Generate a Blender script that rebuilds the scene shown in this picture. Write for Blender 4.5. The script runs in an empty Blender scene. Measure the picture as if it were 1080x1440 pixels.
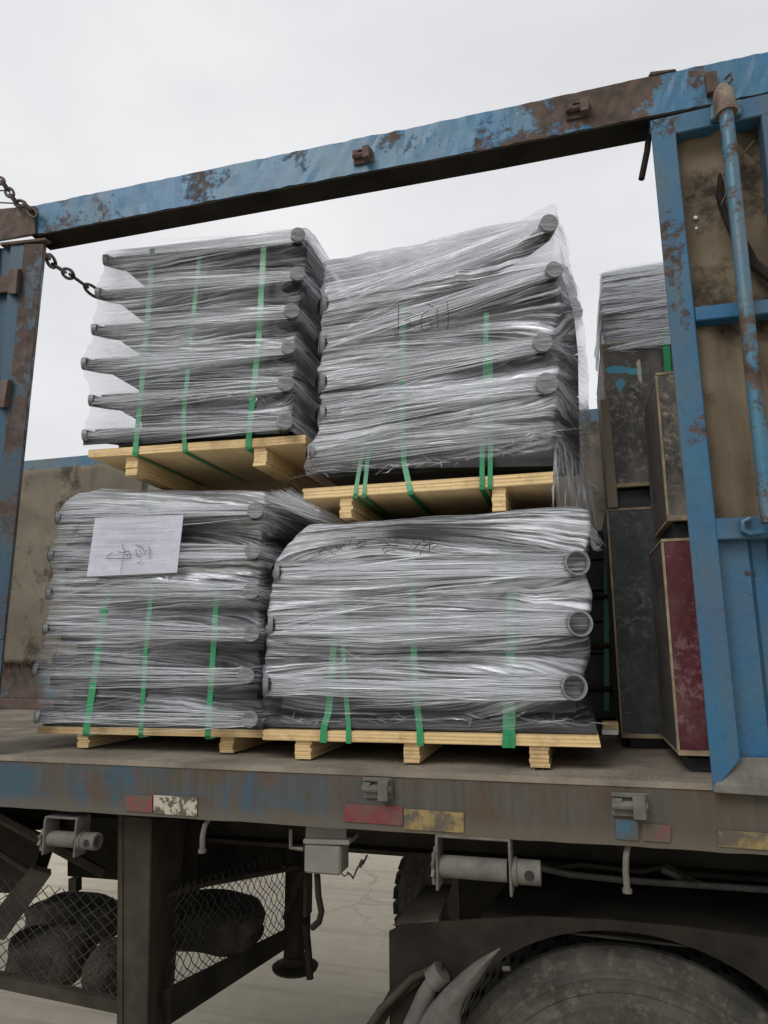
import bpy, bmesh, math, random
import numpy as np
from mathutils import Vector, Matrix
random.seed(11); rng = np.random.default_rng(5)
SC = bpy.context.scene; COL = SC.collection

# ------------------------------------------------------------------ camera, sky, sun, exposure
cd = bpy.data.cameras.new('camera'); cam = bpy.data.objects.new('camera', cd); COL.objects.link(cam)
cd.sensor_fit = 'VERTICAL'; cd.sensor_height = 24; cd.sensor_width = 18; cd.lens = 16.1353
cd.clip_start = 0.05; cd.clip_end = 2000
cam.matrix_world = Matrix.Translation((0.0,-2.0,1.8243)) @ Matrix([[0.965465, 0.057234, 0.254167], [0.260442, -0.186443, -0.947317], [-0.006831, 0.980797, -0.194911]]).to_4x4()
SC.camera = cam
SC.view_settings.view_transform = 'Standard'; SC.view_settings.look = 'None'
SC.view_settings.exposure = 0.15; SC.view_settings.gamma = 1.0; SC.view_settings.use_curve_mapping = False
SC.cycles.transparent_max_bounces = 48; SC.cycles.max_bounces = 8; SC.cycles.diffuse_bounces = 4
SC.cycles.use_denoising = True

SUN_EL, SUN_AZ = math.radians(42), math.radians(205)
W = bpy.data.worlds.new('World'); SC.world = W; W.use_nodes = True
wn = W.node_tree; wn.nodes.clear()
wo = wn.nodes.new('ShaderNodeOutputWorld'); wb = wn.nodes.new('ShaderNodeBackground'); wb.inputs['Strength'].default_value = 0.1
sky = wn.nodes.new('ShaderNodeTexSky'); sky.sky_type = 'NISHITA'; sky.sun_disc = False
sky.sun_elevation = SUN_EL; sky.sun_rotation = SUN_AZ
tc = wn.nodes.new('ShaderNodeTexCoord')
mp = wn.nodes.new('ShaderNodeMapping'); mp.inputs['Scale'].default_value = (1.0, 1.0, 2.6)
n1 = wn.nodes.new('ShaderNodeTexNoise'); n1.inputs['Scale'].default_value = 1.35; n1.inputs['Detail'].default_value = 6; n1.inputs['Roughness'].default_value = .5
n1.inputs['Distortion'].default_value = .4
r1 = wn.nodes.new('ShaderNodeValToRGB'); r1.color_ramp.elements[0].position = .30; r1.color_ramp.elements[1].position = .72
r1.color_ramp.elements[0].color = (.75, .755, .79, 1); r1.color_ramp.elements[1].color = (1, 1, 1, 1)
sc_ = wn.nodes.new('ShaderNodeVectorMath'); sc_.operation = 'SCALE'; sc_.inputs['Scale'].default_value = 8.6
mx = wn.nodes.new('ShaderNodeMix'); mx.data_type = 'RGBA'; mx.inputs[0].default_value = 0.95
L = wn.links.new
L(tc.outputs['Generated'], mp.inputs[0]); L(mp.outputs[0], n1.inputs['Vector']); L(n1.outputs[0], r1.inputs[0]); L(r1.outputs[0], sc_.inputs[0])
L(sky.outputs[0], mx.inputs[6]); L(sc_.outputs[0], mx.inputs[7]); L(mx.outputs[2], wb.inputs['Color']); L(wb.outputs[0], wo.inputs[0])

sd = bpy.data.lights.new('sun', 'SUN'); sd.energy = 1.5; sd.angle = math.radians(28); sd.color = (1, .985, .96)
so = bpy.data.objects.new('sun', sd); COL.objects.link(so)
# sun direction: azimuth measured like the sky's rotation
dirv = Vector((math.sin(SUN_AZ) * math.cos(SUN_EL), math.cos(SUN_AZ) * math.cos(SUN_EL), math.sin(SUN_EL)))
so.rotation_euler = dirv.to_track_quat('Z', 'Y').to_euler()
so.location = (0, -6, 8)

# ------------------------------------------------------------------ material helpers
class NT:
    def __init__(s, name):
        s.m = bpy.data.materials.new(name); s.m.use_nodes = True; s.t = s.m.node_tree; s.t.nodes.clear()
        s.out = s.n('ShaderNodeOutputMaterial'); s.b = s.n('ShaderNodeBsdfPrincipled'); s.l(s.b.outputs[0], s.out.inputs[0])
        g = s.n('ShaderNodeNewGeometry'); s.pos = g.outputs['Position']
    def n(s, t): return s.t.nodes.new(t)
    def l(s, a, b): s.t.links.new(a, b)
    def put(s, inp, v):
        if hasattr(v, 'is_output') or isinstance(v, bpy.types.NodeSocket): s.l(v, inp)
        elif isinstance(v, (tuple, list)): inp.default_value = tuple(v) + ((1,) if len(v) == 3 and len(inp.default_value) == 4 else ())
        else: inp.default_value = v
    def map(s, vec, scale, rot=(0, 0, 0), loc=(0, 0, 0)):
        m = s.n('ShaderNodeMapping'); s.l(vec, m.inputs[0]); m.inputs['Scale'].default_value = scale
        m.inputs['Rotation'].default_value = rot; m.inputs['Location'].default_value = loc; return m.outputs[0]
    def noise(s, scale, vec=None, detail=5, rough=.55, dist=0, sc3=None, rot=(0, 0, 0), loc=(0, 0, 0)):
        v = s.pos if vec is None else vec
        if sc3 or any(rot) or any(loc): v = s.map(v, sc3 or (1, 1, 1), rot, loc)
        n = s.n('ShaderNodeTexNoise'); s.l(v, n.inputs['Vector']); n.inputs['Scale'].default_value = scale
        n.inputs['Detail'].default_value = detail; n.inputs['Roughness'].default_value = rough; n.inputs['Distortion'].default_value = dist
        return n.outputs[0]
    def ramp(s, f, a, b, ca=0., cb=1.):
        r = s.n('ShaderNodeMapRange'); r.clamp = True; s.l(f, r.inputs[0])
        r.inputs[1].default_value = a; r.inputs[2].default_value = b; r.inputs[3].default_value = ca; r.inputs[4].default_value = cb
        return r.outputs[0]
    def mix(s, f, a, b):
        m = s.n('ShaderNodeMix'); m.data_type = 'RGBA'; s.put(m.inputs[0], f); s.put(m.inputs[6], a); s.put(m.inputs[7], b); return m.outputs[2]
    def math(s, op, a, b=0., clamp=False):
        m = s.n('ShaderNodeMath'); m.operation = op; m.use_clamp = clamp; s.put(m.inputs[0], a); s.put(m.inputs[1], b); return m.outputs[0]
    def bump(s, h, strength=.3, dist=.01):
        b = s.n('ShaderNodeBump'); s.l(h, b.inputs['Height']); b.inputs['Strength'].default_value = strength
        b.inputs['Distance'].default_value = dist; s.l(b.outputs[0], s.b.inputs['Normal']); return b.outputs[0]
    def set(s, color=None, rough=None, metal=None, spec=None, alpha=None):
        if color is not None: s.put(s.b.inputs['Base Color'], color)
        if rough is not None: s.put(s.b.inputs['Roughness'], rough)
        if metal is not None: s.put(s.b.inputs['Metallic'], metal)
        if spec is not None: s.put(s.b.inputs['Specular IOR Level'], spec)
        if alpha is not None: s.put(s.b.inputs['Alpha'], alpha)
        return s.m

M = {}
def paint(name, blue, rust_lo, rust_hi, grime=.5, off=(0, 0, 0), streak=True, dusty=(.16, .145, .12), zone=None):
    """old enamel: two tones of blue, chips down to rust, rain streaks of grime"""
    t = NT(name)
    fade = t.ramp(t.noise(5, detail=4, loc=off), .35, .68)
    c = t.mix(fade, blue, (blue[0] * 1.5 + .022, blue[1] * 1.0 + .015, blue[2] * .75 + .015))
    sp = t.noise(60, detail=3, loc=off)
    c = t.mix(t.ramp(sp, .5, .8, 0, .5), c, (blue[0] * .5, blue[1] * .5, blue[2] * .5))
    if streak:
        st = t.noise(1, sc3=(26, 26, 1.6), detail=5, loc=off)
        c = t.mix(t.ramp(st, .48, .72, 0, grime), c, dusty)
    big = t.noise(4.2, detail=8, rough=.62, dist=.6, loc=off)
    fine = t.noise(38, detail=6, rough=.7, loc=off)
    rm = t.math('ADD', big, t.math('MULTIPLY', t.math('SUBTRACT', fine, .5), .45))
    if zone:                                                              # a stretch where the paint has mostly gone
        sx = t.n('ShaderNodeSeparateXYZ'); t.l(t.pos, sx.inputs[0])
        zz = t.math('MULTIPLY', t.ramp(sx.outputs[0], zone[0], zone[1]), t.ramp(sx.outputs[0], zone[2], zone[3], 1, 0))
        rm = t.math('ADD', rm, t.math('MULTIPLY', zz, zone[4]))
    rf = t.ramp(rm, rust_lo, rust_hi)
    rc = t.mix(t.ramp(t.noise(23, detail=6, loc=off), .35, .7), (.032, .024, .020), (.105, .062, .045))
    c = t.mix(rf, c, rc)
    dirt = t.ramp(t.noise(2.0, detail=7, rough=.6, loc=(off[0] + 7, off[1], off[2])), .42, .68, 0, grime)
    c = t.mix(dirt, c, dusty)
    t.bump(t.math('ADD', t.math('MULTIPLY', rf, -.6), t.math('MULTIPLY', fine, .5)), .5, .004)
    return t.set(c, t.ramp(rf, 0, 1, .42, .85), spec=.4)
M['blue'] = paint('faded_blue_paint', (.008, .098, .215), .595, .67, .36, dusty=(.085, .075, .060))
M['beam'] = paint('rusty_blue_beam_paint', (.006, .115, .255), .555, .625, .24, (3, 0, 0), zone=(-.32, .02, .30, .62, .13))
M['beamrust'] = paint('mostly_rusted_beam_paint', (.03, .13, .19), .42, .52, .4, (1, 0, 2))
M['blue2'] = paint('far_blue_paint', (.03, .13, .23), .60, .68, .45, (9, 2, 0))
M['post'] = paint('shaded_rusty_post_paint', (.006, .055, .105), .46, .56, .5, (4, 1, 5), dusty=(.040, .030, .025))  # blue and dust tones darkened for the shade on the post
M['dimblue'] = paint('dark_blue_gate_paint', (.004, .055, .11), .62, .72, .3, (7, 1, 5), dusty=(.04, .035, .03))
M['rust'] = paint('brown_rust', (.06, .05, .045), .3, .5, .6, (2, 3, 1), dusty=(.14, .10, .08))
M['lockbar'] = paint('chipped_bar_paint', (.025, .13, .22), .51, .58, .45, (6, 0, 1), dusty=(.15, .12, .10))

def rail_mat():
    t = NT('dusty_rail_paint')
    st = t.noise(1, sc3=(17, 17, 1.3), detail=6, rough=.6)
    st2 = t.noise(1, sc3=(45, 45, 2.5), detail=4, loc=(3, 0, 0))
    base = t.mix(t.ramp(st2, .3, .8), (.088, .076, .058), (.058, .050, .039))
    sx = t.n('ShaderNodeSeparateXYZ'); t.l(t.pos, sx.inputs[0])
    zone = t.ramp(sx.outputs[0], -1.0, -.45, 1, .12)                       # blue enamel survives mostly on the left
    patch = t.math('MULTIPLY', t.ramp(t.noise(2.4, detail=7, rough=.6, dist=.3, sc3=(1, 1, 1.4)), .44, .60), zone)
    drip = t.math('MULTIPLY', t.ramp(st, .50, .62), zone)
    c = t.mix(t.math('MULTIPLY', t.math('MAXIMUM', patch, drip), .70), base, (.028, .080, .125))
    dk = t.noise(1, sc3=(8, 8, 1.6), detail=8, rough=.7, loc=(8, 0, 1))
    c = t.mix(t.ramp(dk, .60, .70, 0, .7), c, (.035, .035, .033))
    dk2 = t.noise(1, sc3=(5, 5, 3.2), detail=9, rough=.75, dist=.8, loc=(3, 0, 6))
    c = t.mix(t.ramp(dk2, .60, .66, 0, .8), c, (.022, .021, .020))
    c = t.mix(t.ramp(t.noise(7, detail=9, rough=.72, loc=(9, 1, 1)), .50, .60, 0, .6), c, (.085, .050, .030))
    dust = t.ramp(sx.outputs[2], 1.335, 1.37, .75, 0)
    c = t.mix(dust, c, (.100, .086, .064))
    ed = t.math('MULTIPLY', t.ramp(sx.outputs[2], 1.452, 1.475), t.ramp(t.noise(14, detail=5), .4, .6))
    c = t.mix(ed, c, (.10, .062, .04))
    c = t.mix(t.ramp(t.noise(5, detail=8, rough=.7, loc=(1, 5, 2)), .56, .66, 0, .55), c, (.10, .07, .05))
    t.bump(t.noise(30, detail=6), .35, .004)
    return t.set(c, .8, spec=.25)
M['rail'] = rail_mat()

def simple(name, a, b, scale=8, rough=.7, bumpk=.3, bd=.003, lo=.35, hi=.7, sc3=None, spec=.35, metal=0, detail=6):
    t = NT(name); n = t.noise(scale, detail=detail, rough=.62, sc3=sc3)
    c = t.mix(t.ramp(n, lo, hi), a, b)
    if bumpk: t.bump(t.noise(scale * 5, detail=4, sc3=sc3), bumpk, bd)
    return t.set(c, rough, spec=spec, metal=metal)
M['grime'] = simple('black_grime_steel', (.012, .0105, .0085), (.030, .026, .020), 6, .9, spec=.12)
M['grime2'] = simple('dusty_dark_steel', (.026, .022, .017), (.056, .048, .036), 7, .9, spec=.15)
M['winch'] = simple('dusty_grey_steel', (.085, .079, .068), (.15, .14, .12), 20, .75, .4)
M['box'] = simple('pale_grey_box_paint', (.145, .138, .118), (.195, .186, .16), 9, .7)
M['rubber'] = simple('dusty_rubber', (.014, .013, .012), (.038, .035, .031), 14, .88)
M['rubberside'] = None
def sidewall():
    t = NT('muddy_sidewall')
    c = t.mix(t.ramp(t.noise(8, detail=8, rough=.7), .35, .7), (.036, .034, .029), (.088, .082, .069))
    c = t.mix(t.ramp(t.noise(30, detail=7, rough=.75), .52, .66, 0, .7), c, (.125, .115, .095))
    t.bump(t.noise(26, detail=8, rough=.7), .6, .006); return t.set(c, .9, spec=.15)
M['rubberside'] = sidewall() # simple('worn_sidewall_rubber', (.040, .038, .034), (.105, .098, .084), 9, .85)
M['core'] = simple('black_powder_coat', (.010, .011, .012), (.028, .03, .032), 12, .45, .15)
M['sack'] = simple('dark_sack_cloth', (.036, .032, .026), (.080, .070, .056), 16, .95, .8, .02, spec=.1)
M['wire'] = simple('black_wire', (.012, .012, .011), (.03, .028, .025), 20, .7)
M['flap'] = simple('grey_rubber_flap', (.055, .052, .046), (.115, .108, .095), 9, .8, .5, .006)
M['chain'] = simple('oily_chain_steel', (.025, .02, .018), (.07, .05, .04), 30, .6)
M['socket'] = simple('worn_tan_enamel', (.10, .060, .045), (.24, .20, .15), 26, .7, .4)
M['grit'] = simple('road_grit', (.07, .06, .045), (.20, .175, .135), 60, .95, 0)
M['deck'] = simple('dusty_deck_steel', (.12, .10, .078), (.27, .235, .185), 4, .9, .5, .004, detail=9)
M['scrap'] = simple('torn_white_plastic', (.45, .45, .44), (.62, .62, .6), 12, .4)

def ground_mat():
    t = NT('worn_concrete')
    c = t.mix(t.ramp(t.noise(.35, detail=8, rough=.6), .35, .68), (.41, .365, .28), (.53, .48, .38))
    c = t.mix(t.ramp(t.noise(9, detail=8, rough=.7), .35, .8, 0, .5), c, (.28, .25, .195))
    c = t.mix(t.ramp(t.noise(120, detail=3), .55, .75, 0, .35), c, (.13, .12, .10))
    v = t.n('ShaderNodeTexVoronoi'); v.feature = 'DISTANCE_TO_EDGE'; v.inputs['Scale'].default_value = .42
    d = t.n('ShaderNodeVectorMath'); d.operation = 'MULTIPLY_ADD'
    ns = t.n('ShaderNodeTexNoise'); ns.inputs['Scale'].default_value = 1.4; ns.inputs['Detail'].default_value = 6; t.l(t.pos, ns.inputs['Vector'])
    t.l(ns.outputs['Color'], d.inputs[0]); d.inputs[1].default_value = (.9, .9, 0); t.l(t.pos, d.inputs[2]); t.l(d.outputs[0], v.inputs['Vector'])
    cr = t.ramp(v.outputs['Distance'], .0012, .0045, 1, 0)
    c = t.mix(t.math('MULTIPLY', cr, .28), c, (.13, .115, .09))
    tr = t.noise(1, sc3=(.25, 9, 1), rot=(0, 0, .5), detail=4)             # faint tyre tracks
    c = t.mix(t.ramp(tr, .50, .66, 0, .25), c, (.12, .11, .095))
    t.bump(t.math('SUBTRACT', t.noise(60, detail=5), cr), .25, .004)
    return t.set(c, .9, spec=.2)
M['ground'] = ground_mat()

def wood_mat(name, a, b, layer=0.0055, dark=(.16, .10, .045)):
    t = NT(name)
    g = t.noise(1, sc3=(6, 6, 160), detail=4)
    c = t.mix(t.ramp(g, .3, .7), a, b)
    w = t.n('ShaderNodeTexWave'); w.wave_type = 'BANDS'; w.bands_direction = 'Z'; w.inputs['Scale'].default_value = .314 / layer / 2
    w.inputs['Distortion'].default_value = 1.0; w.inputs['Detail'].default_value = 2; w.inputs['Detail Scale'].default_value = 6; t.l(t.pos, w.inputs['Vector'])
    c = t.mix(t.ramp(w.outputs[1], .75, .98, 0, .28), c, dark)
    c = t.mix(t.ramp(t.noise(11, detail=8, rough=.7), .48, .68, 0, .6), c, (.30, .205, .10))
    c = t.mix(t.ramp(t.noise(70, detail=4), .62, .72, 0, .55), c, (.16, .10, .05))
    t.bump(t.math('ADD', w.outputs[1], g), .3, .002)
    return t.set(c, .75, spec=.25)
M['wood'] = wood_mat('pale_plywood_edge', (.58, .405, .19), (.70, .52, .275))
M['wood2'] = wood_mat('yellow_plywood_edge', (.62, .445, .215), (.74, .57, .32))
def face_mat():
    t = NT('plywood_underside')
    g = t.noise(1, sc3=(50, 3, 3), detail=5, dist=.6)
    c = t.mix(t.ramp(g, .3, .7), (.69, .51, .26), (.80, .63, .38))
    c = t.mix(t.ramp(t.noise(5, detail=6), .5, .8, 0, .5), c, (.36, .23, .11))
    t.bump(g, .15, .002); return t.set(c, .7, spec=.3)
M['plyface'] = face_mat()
M['tanedge'] = simple('old_plywood_edge', (.15, .115, .075), (.33, .26, .165), 18, .85)

def filmply(name, base, mark, amt=.5, splash=None, off=(0, 0, 0), spec=.35):
    t = NT(name)
    c = t.mix(t.ramp(t.noise(10, detail=7, loc=off), .4, .7, 0, .7), base, tuple(x * 2.0 + .008 for x in base))
    m1 = t.noise(42, detail=10, rough=.8, dist=.2, loc=off)
    blot = t.ramp(t.noise(3.5, detail=3, loc=off), .38, .62)
    c = t.mix(t.math('MULTIPLY', t.ramp(m1, .50, .62), t.math('MULTIPLY', blot, amt)), c, mark)
    sm = t.noise(7, detail=6, rough=.6, sc3=(1, 1, .5), loc=(off[0] + 2, 0, 0))
    c = t.mix(t.ramp(sm, .46, .66, 0, amt * .6), c, tuple(x * .55 for x in mark))
    sc = t.noise(1, sc3=(14, 14, 190), rot=(0, .12, 0), detail=6, rough=.75, loc=off)
    c = t.mix(t.ramp(sc, .62, .68, 0, amt), c, mark)
    if splash:
        for (p, r, st, colr) in splash:
            d = t.n('ShaderNodeVectorMath'); d.operation = 'SUBTRACT'; t.l(t.pos, d.inputs[0]); d.inputs[1].default_value = p
            q = t.n('ShaderNodeVectorMath'); q.operation = 'MULTIPLY'; t.l(d.outputs[0], q.inputs[0]); q.inputs[1].default_value = (1 / st[0], 0, 1 / st[1])
            ln = t.n('ShaderNodeVectorMath'); ln.operation = 'LENGTH'; t.l(q.outputs[0], ln.inputs[0])
            e = t.math('ADD', ln.outputs['Value'], t.math('MULTIPLY', t.math('SUBTRACT', t.noise(28, detail=4), .5), 1.8))
            c = t.mix(t.ramp(e, .8, 1.0, .9, 0), c, colr)
    t.bump(m1, .25, .002)
    return t.set(c, t.ramp(m1, .4, .7, .45, .8), spec=spec)
SPL = [((0.221,0.600,2.855), 0, (.05, .018), (.04, .25, .36)), ((0.284,0.600,2.842), 0, (.035, .014), (.04, .25, .36)), ((0.227,0.600,2.794), 0, (.018, .028), (.05, .23, .32)),
       ((0.299,0.600,2.846), 0, (.008, .05), (.36, .34, .30))]
M['crateA'] = filmply('scuffed_black_film_plywood', (.028, .026, .024), (.27, .25, .215), 1.0, SPL)
M['crateA2'] = filmply('dark_green_film_plywood', (.016, .021, .022), (.17, .18, .17), .75, off=(4, 0, 1))
M['crateB'] = filmply('streaked_black_plywood', (.022, .019, .018), (.36, .32, .25), 1.0, off=(8, 0, 3))
M['side'] = filmply('dull_plywood_side', (.042, .036, .033), (.17, .15, .13), .6, off=(2, 5, 3))
M['red'] = filmply('dusty_red_film_plywood', (.050, .006, .010), (.30, .19, .185), .6, off=(5, 0, 8))

def tarp_mat(name, a, b, mould, lo=.56):
    t = NT(name)
    c = t.mix(t.ramp(t.noise(2.2, detail=7, rough=.6), .35, .68), a, b)
    c = t.mix(t.ramp(t.noise(1, sc3=(14, 14, 1.5), detail=5), .5, .75, 0, .5), c, (a[0] * .55, a[1] * .52, a[2] * .48))
    mm = t.math('ADD', t.noise(3.4, detail=4, rough=.5, loc=(3, 0, 0)), t.math('MULTIPLY', t.math('SUBTRACT', t.noise(30, detail=7, rough=.75), .5), .5))
    c = t.mix(t.ramp(mm, lo, lo + .12, 0, .85), c, mould)
    c = t.mix(t.ramp(t.noise(9, detail=8, rough=.7, loc=(0, 4, 0)), .58, .68, 0, .5), c, mould)
    t.bump(t.noise(220, detail=2), .2, .001)
    return t.set(c, .92, spec=.15)
M['tarp'] = tarp_mat('mouldy_canvas', (.115, .091, .062), (.185, .150, .105), (.024, .019, .015), .50)
M['tarp2'] = tarp_mat('weathered_far_canvas', (.13, .112, .085), (.205, .18, .14), (.045, .034, .026), .555)

def strap_mat():
    t = NT('green_strapping_plastic')
    c = t.mix(t.ramp(t.noise(14, detail=4), .35, .7), (.015, .20, .075), (.025, .27, .11))
    return t.set(c, .32, spec=.5)
M['strap'] = strap_mat()
def solid(name, c, rough=.6, spec=.3):
    t = NT(name); n = t.noise(40, detail=4)
    return t.set(t.mix(t.ramp(n, .3, .7), tuple(x * .85 for x in c), c), rough, spec=spec)
M['paper'] = solid('white_paper', (.52, .52, .60), .7)
M['ink'] = solid('blue_black_ink', (.03, .03, .09), .6)
M['marker'] = solid('black_marker', (.012, .012, .014), .6)
def tape_mat(name, c, lo, hi, under=(.16, .14, .115)):
    t = NT(name)
    w = t.ramp(t.math('ADD', t.noise(16, detail=7, rough=.7), t.math('MULTIPLY', t.noise(90, detail=3), .15)), lo, hi)
    col = t.mix(t.ramp(t.noise(6, detail=4), .4, .7, 0, .5), c, tuple(x * .6 + .05 for x in c))
    return t.set(t.mix(w, col, under), .65, spec=.3)
M['tapered'] = tape_mat('faded_red_tape', (.15, .026, .028), .52, .72, (.10, .072, .060))
M['tapeyel'] = tape_mat('scratched_yellow_tape', (.25, .18, .065), .50, .64, (.09, .075, .055))
M['tapewhite'] = tape_mat('peeling_white_tape', (.38, .35, .27), .53, .57, (.09, .075, .055))
M['tapefaint'] = tape_mat('worn_red_tape', (.20, .035, .035), .45, .58, (.09, .072, .056))
M['tapeyelw'] = tape_mat('worn_yellow_tape', (.24, .175, .06), .44, .62, (.085, .07, .053))
M['tapeblue'] = tape_mat('exposed_blue_patch', (.028, .095, .16), .50, .66, (.075, .065, .052))

def film_mat(name, tint, k=1.0, strand=False):
    t = NT(name)
    at = t.n('ShaderNodeAttribute'); at.attribute_name = 'dens'; dens = at.outputs['Fac']
    if strand:
        a = dens; c = t.mix(t.ramp(dens, 0, .7), (.55, .56, .58), tint)
        t.set(c, .2, spec=.9); t.b.inputs['Metallic'].default_value = .1
    else:
        uv = t.n('ShaderNodeUVMap').outputs[0]
        wv = t.n('ShaderNodeVectorMath'); wv.operation = 'MULTIPLY_ADD'; wn_ = t.n('ShaderNodeTexNoise'); wn_.inputs['Scale'].default_value = 5; wn_.inputs['Detail'].default_value = 3
        t.l(uv, wn_.inputs['Vector']); t.l(wn_.outputs['Color'], wv.inputs[0]); wv.inputs[1].default_value = (.05, .012, 0); t.l(uv, wv.inputs[2]); uw = wv.outputs[0]
        s1 = t.noise(1, uw, detail=4, rough=.6, sc3=(1.3, 55, 1))
        s2 = t.noise(1, uw, detail=4, rough=.6, sc3=(2.4, 150, 1), rot=(0, 0, .05))
        s3 = t.noise(1, uw, detail=4, rough=.6, sc3=(2.4, 130, 1), rot=(0, 0, -.07), loc=(3, 1, 0))
        s4 = t.noise(1, uw, detail=3, rough=.6, sc3=(1.2, 330, 1), loc=(1, 4, 0))
        big = t.noise(1, uw, detail=5, sc3=(2.0, 11, 1), loc=(0, 2, 0))
        fine = t.math('MAXIMUM', t.ramp(s2, .52, .64), t.ramp(s3, .53, .65))
        fine = t.math('MAXIMUM', fine, t.math('MULTIPLY', t.ramp(s4, .52, .62), .7))
        st = t.math('ADD', t.math('MULTIPLY', t.ramp(s1, .43, .57), .40), t.math('MULTIPLY', fine, .65))
        body = t.ramp(big, .33, .68, .03, .58)
        a = t.math('MULTIPLY', dens, t.math('ADD', t.math('MULTIPLY', st, 1.0), body))
        a = t.math('MULTIPLY', a, k)
        a = t.math('MINIMUM', a, .97); a = t.math('MAXIMUM', a, .06)
        c = t.mix(t.ramp(st, .05, .8), (.26, .265, .28), tint)
        t.l(t.math('MULTIPLY', st, .17), t.b.inputs['Metallic'])
        t.bump(t.math('ADD', t.math('MULTIPLY', s1, 1.2), t.math('MULTIPLY', t.math('ADD', t.math('ADD', s2, s3), big), .6)), 1.0, .012)
        t.set(c, .24, spec=.8)
    tl = t.n('ShaderNodeBsdfTranslucent'); t.put(tl.inputs[0], tint)
    m1 = t.n('ShaderNodeMixShader'); m1.inputs[0].default_value = .28; t.l(t.b.outputs[0], m1.inputs[1]); t.l(tl.outputs[0], m1.inputs[2])
    tr = t.n('ShaderNodeBsdfTransparent'); tr.inputs[0].default_value = (.97, .97, .975, 1)
    m2 = t.n('ShaderNodeMixShader'); t.l(a, m2.inputs[0]); t.l(tr.outputs[0], m2.inputs[1]); t.l(m1.outputs[0], m2.inputs[2])
    t.l(m2.outputs[0], t.out.inputs[0]); return t.m
M['film'] = film_mat('stretch_film', (.86, .89, .95))
M['strand'] = film_mat('stretch_film_folds', (.86, .89, .95), strand=True)

# ------------------------------------------------------------------ mesh helpers
class MB:
    def __init__(s): s.v = []; s.f = []
    def add(s, vs, fs):
        o = len(s.v); s.v += [tuple(map(float, v)) for v in vs]; s.f += [tuple(i + o for i in f) for f in fs]; return s
    def box(s, a, b):
        x0, y0, z0 = a; x1, y1, z1 = b
        return s.hexa([(x0, y0, z0), (x1, y0, z0), (x1, y0, z1), (x0, y0, z1)], [(x0, y1, z0), (x1, y1, z0), (x1, y1, z1), (x0, y1, z1)])
    def hexa(s, p, q):
        return s.add(list(p) + list(q), [(0, 1, 2, 3), (7, 6, 5, 4), (0, 4, 5, 1), (1, 5, 6, 2), (2, 6, 7, 3), (3, 7, 4, 0)])
    def slab(s, p, d):
        """front polygon p (any number of corners) pushed back by d"""
        n = len(p); q = [(a[0] + d[0], a[1] + d[1], a[2] + d[2]) for a in p]
        return s.add(list(p) + q, [tuple(range(n)), tuple(range(2 * n - 1, n - 1, -1))] + [(i, i + n, (i + 1) % n + n, (i + 1) % n) for i in range(n)])
    def tube(s, pts, r, n=8, cap=True, closed=False):
        pts = [Vector(p) for p in pts]; m = len(pts); rr = r if isinstance(r, (list, tuple)) else [r] * m
        rings = []; up = None
        for i, p in enumerate(pts):
            if closed: d = (pts[(i + 1) % m] - pts[i - 1]).normalized()
            else: d = (pts[min(i + 1, m - 1)] - pts[max(i - 1, 0)]).normalized()
            if up is None: up = Vector((0, 0, 1)) if abs(d.z) < .9 else Vector((1, 0, 0))
            a = d.cross(up).normalized(); b = a.cross(d).normalized(); up = b
            rings.append([p + (a * math.cos(2 * math.pi * k / n) + b * math.sin(2 * math.pi * k / n)) * rr[i] for k in range(n)])
        vs = [v for r_ in rings for v in r_]; fs = []
        for i in range(m if closed else m - 1):
            j = (i + 1) % m
            for k in range(n): fs.append((i * n + k, i * n + (k + 1) % n, j * n + (k + 1) % n, j * n + k))
        if cap and not closed: fs += [tuple(range(n - 1, -1, -1)), tuple((m - 1) * n + k for k in range(n))]
        return s.add(vs, fs)
    def lathe(s, c, axis, prof, n=48):
        """prof: (distance along axis, radius)"""
        ax = Vector(axis).normalized(); up = Vector((0, 0, 1)) if abs(ax.z) < .9 else Vector((1, 0, 0))
        a = ax.cross(up).normalized(); b = a.cross(ax).normalized(); c = Vector(c); vs = []; fs = []
        for (h, r) in prof:
            for k in range(n): vs.append(c + ax * h + (a * math.cos(2 * math.pi * k / n) + b * math.sin(2 * math.pi * k / n)) * r)
        for i in range(len(prof) - 1):
            for k in range(n): fs.append((i * n + k, i * n + (k + 1) % n, (i + 1) * n + (k + 1) % n, (i + 1) * n + k))
        return s.add(vs, fs)
    def build(s, name, mat, parent=None, smooth=False, bevel=0, kind=None, label=None):
        me = bpy.data.meshes.new(name); vs = s.v
        if parent is not None:
            l = world_loc(parent); vs = [(v[0] - l[0], v[1] - l[1], v[2] - l[2]) for v in vs]
        me.from_pydata(vs, [], s.f)
        bm = bmesh.new(); bm.from_mesh(me); bmesh.ops.recalc_face_normals(bm, faces=bm.faces)
        if bevel:
            bmesh.ops.bevel(bm, geom=[e for e in bm.edges if len(e.link_faces) == 2 and e.calc_face_angle(0) > .5], offset=bevel, segments=1, affect='EDGES', clamp_overlap=True)
        bm.to_mesh(me); bm.free()
        me.materials.append(mat)
        if smooth:
            for p in me.polygons: p.use_smooth = True
            me.set_sharp_from_angle(angle=math.radians(40))
        o = bpy.data.objects.new(name, me); COL.objects.link(o)
        if parent is not None: o.parent = parent
        if kind: o['kind'] = kind
        if label: o['label'] = label
        return o
def world_loc(o):
    l = Vector((0, 0, 0))
    while o is not None: l += o.location; o = o.parent
    return l
def thing(name, label, cat, loc, group=None):
    o = bpy.data.objects.new(name, None); COL.objects.link(o); o.location = loc; o.empty_display_size = .1
    o['label'] = label; o['category'] = cat
    if group: o['group'] = group
    return o
def tag(o, label, cat, group=None):
    o['label'] = label; o['category'] = cat
    if group: o['group'] = group
    return o
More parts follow.
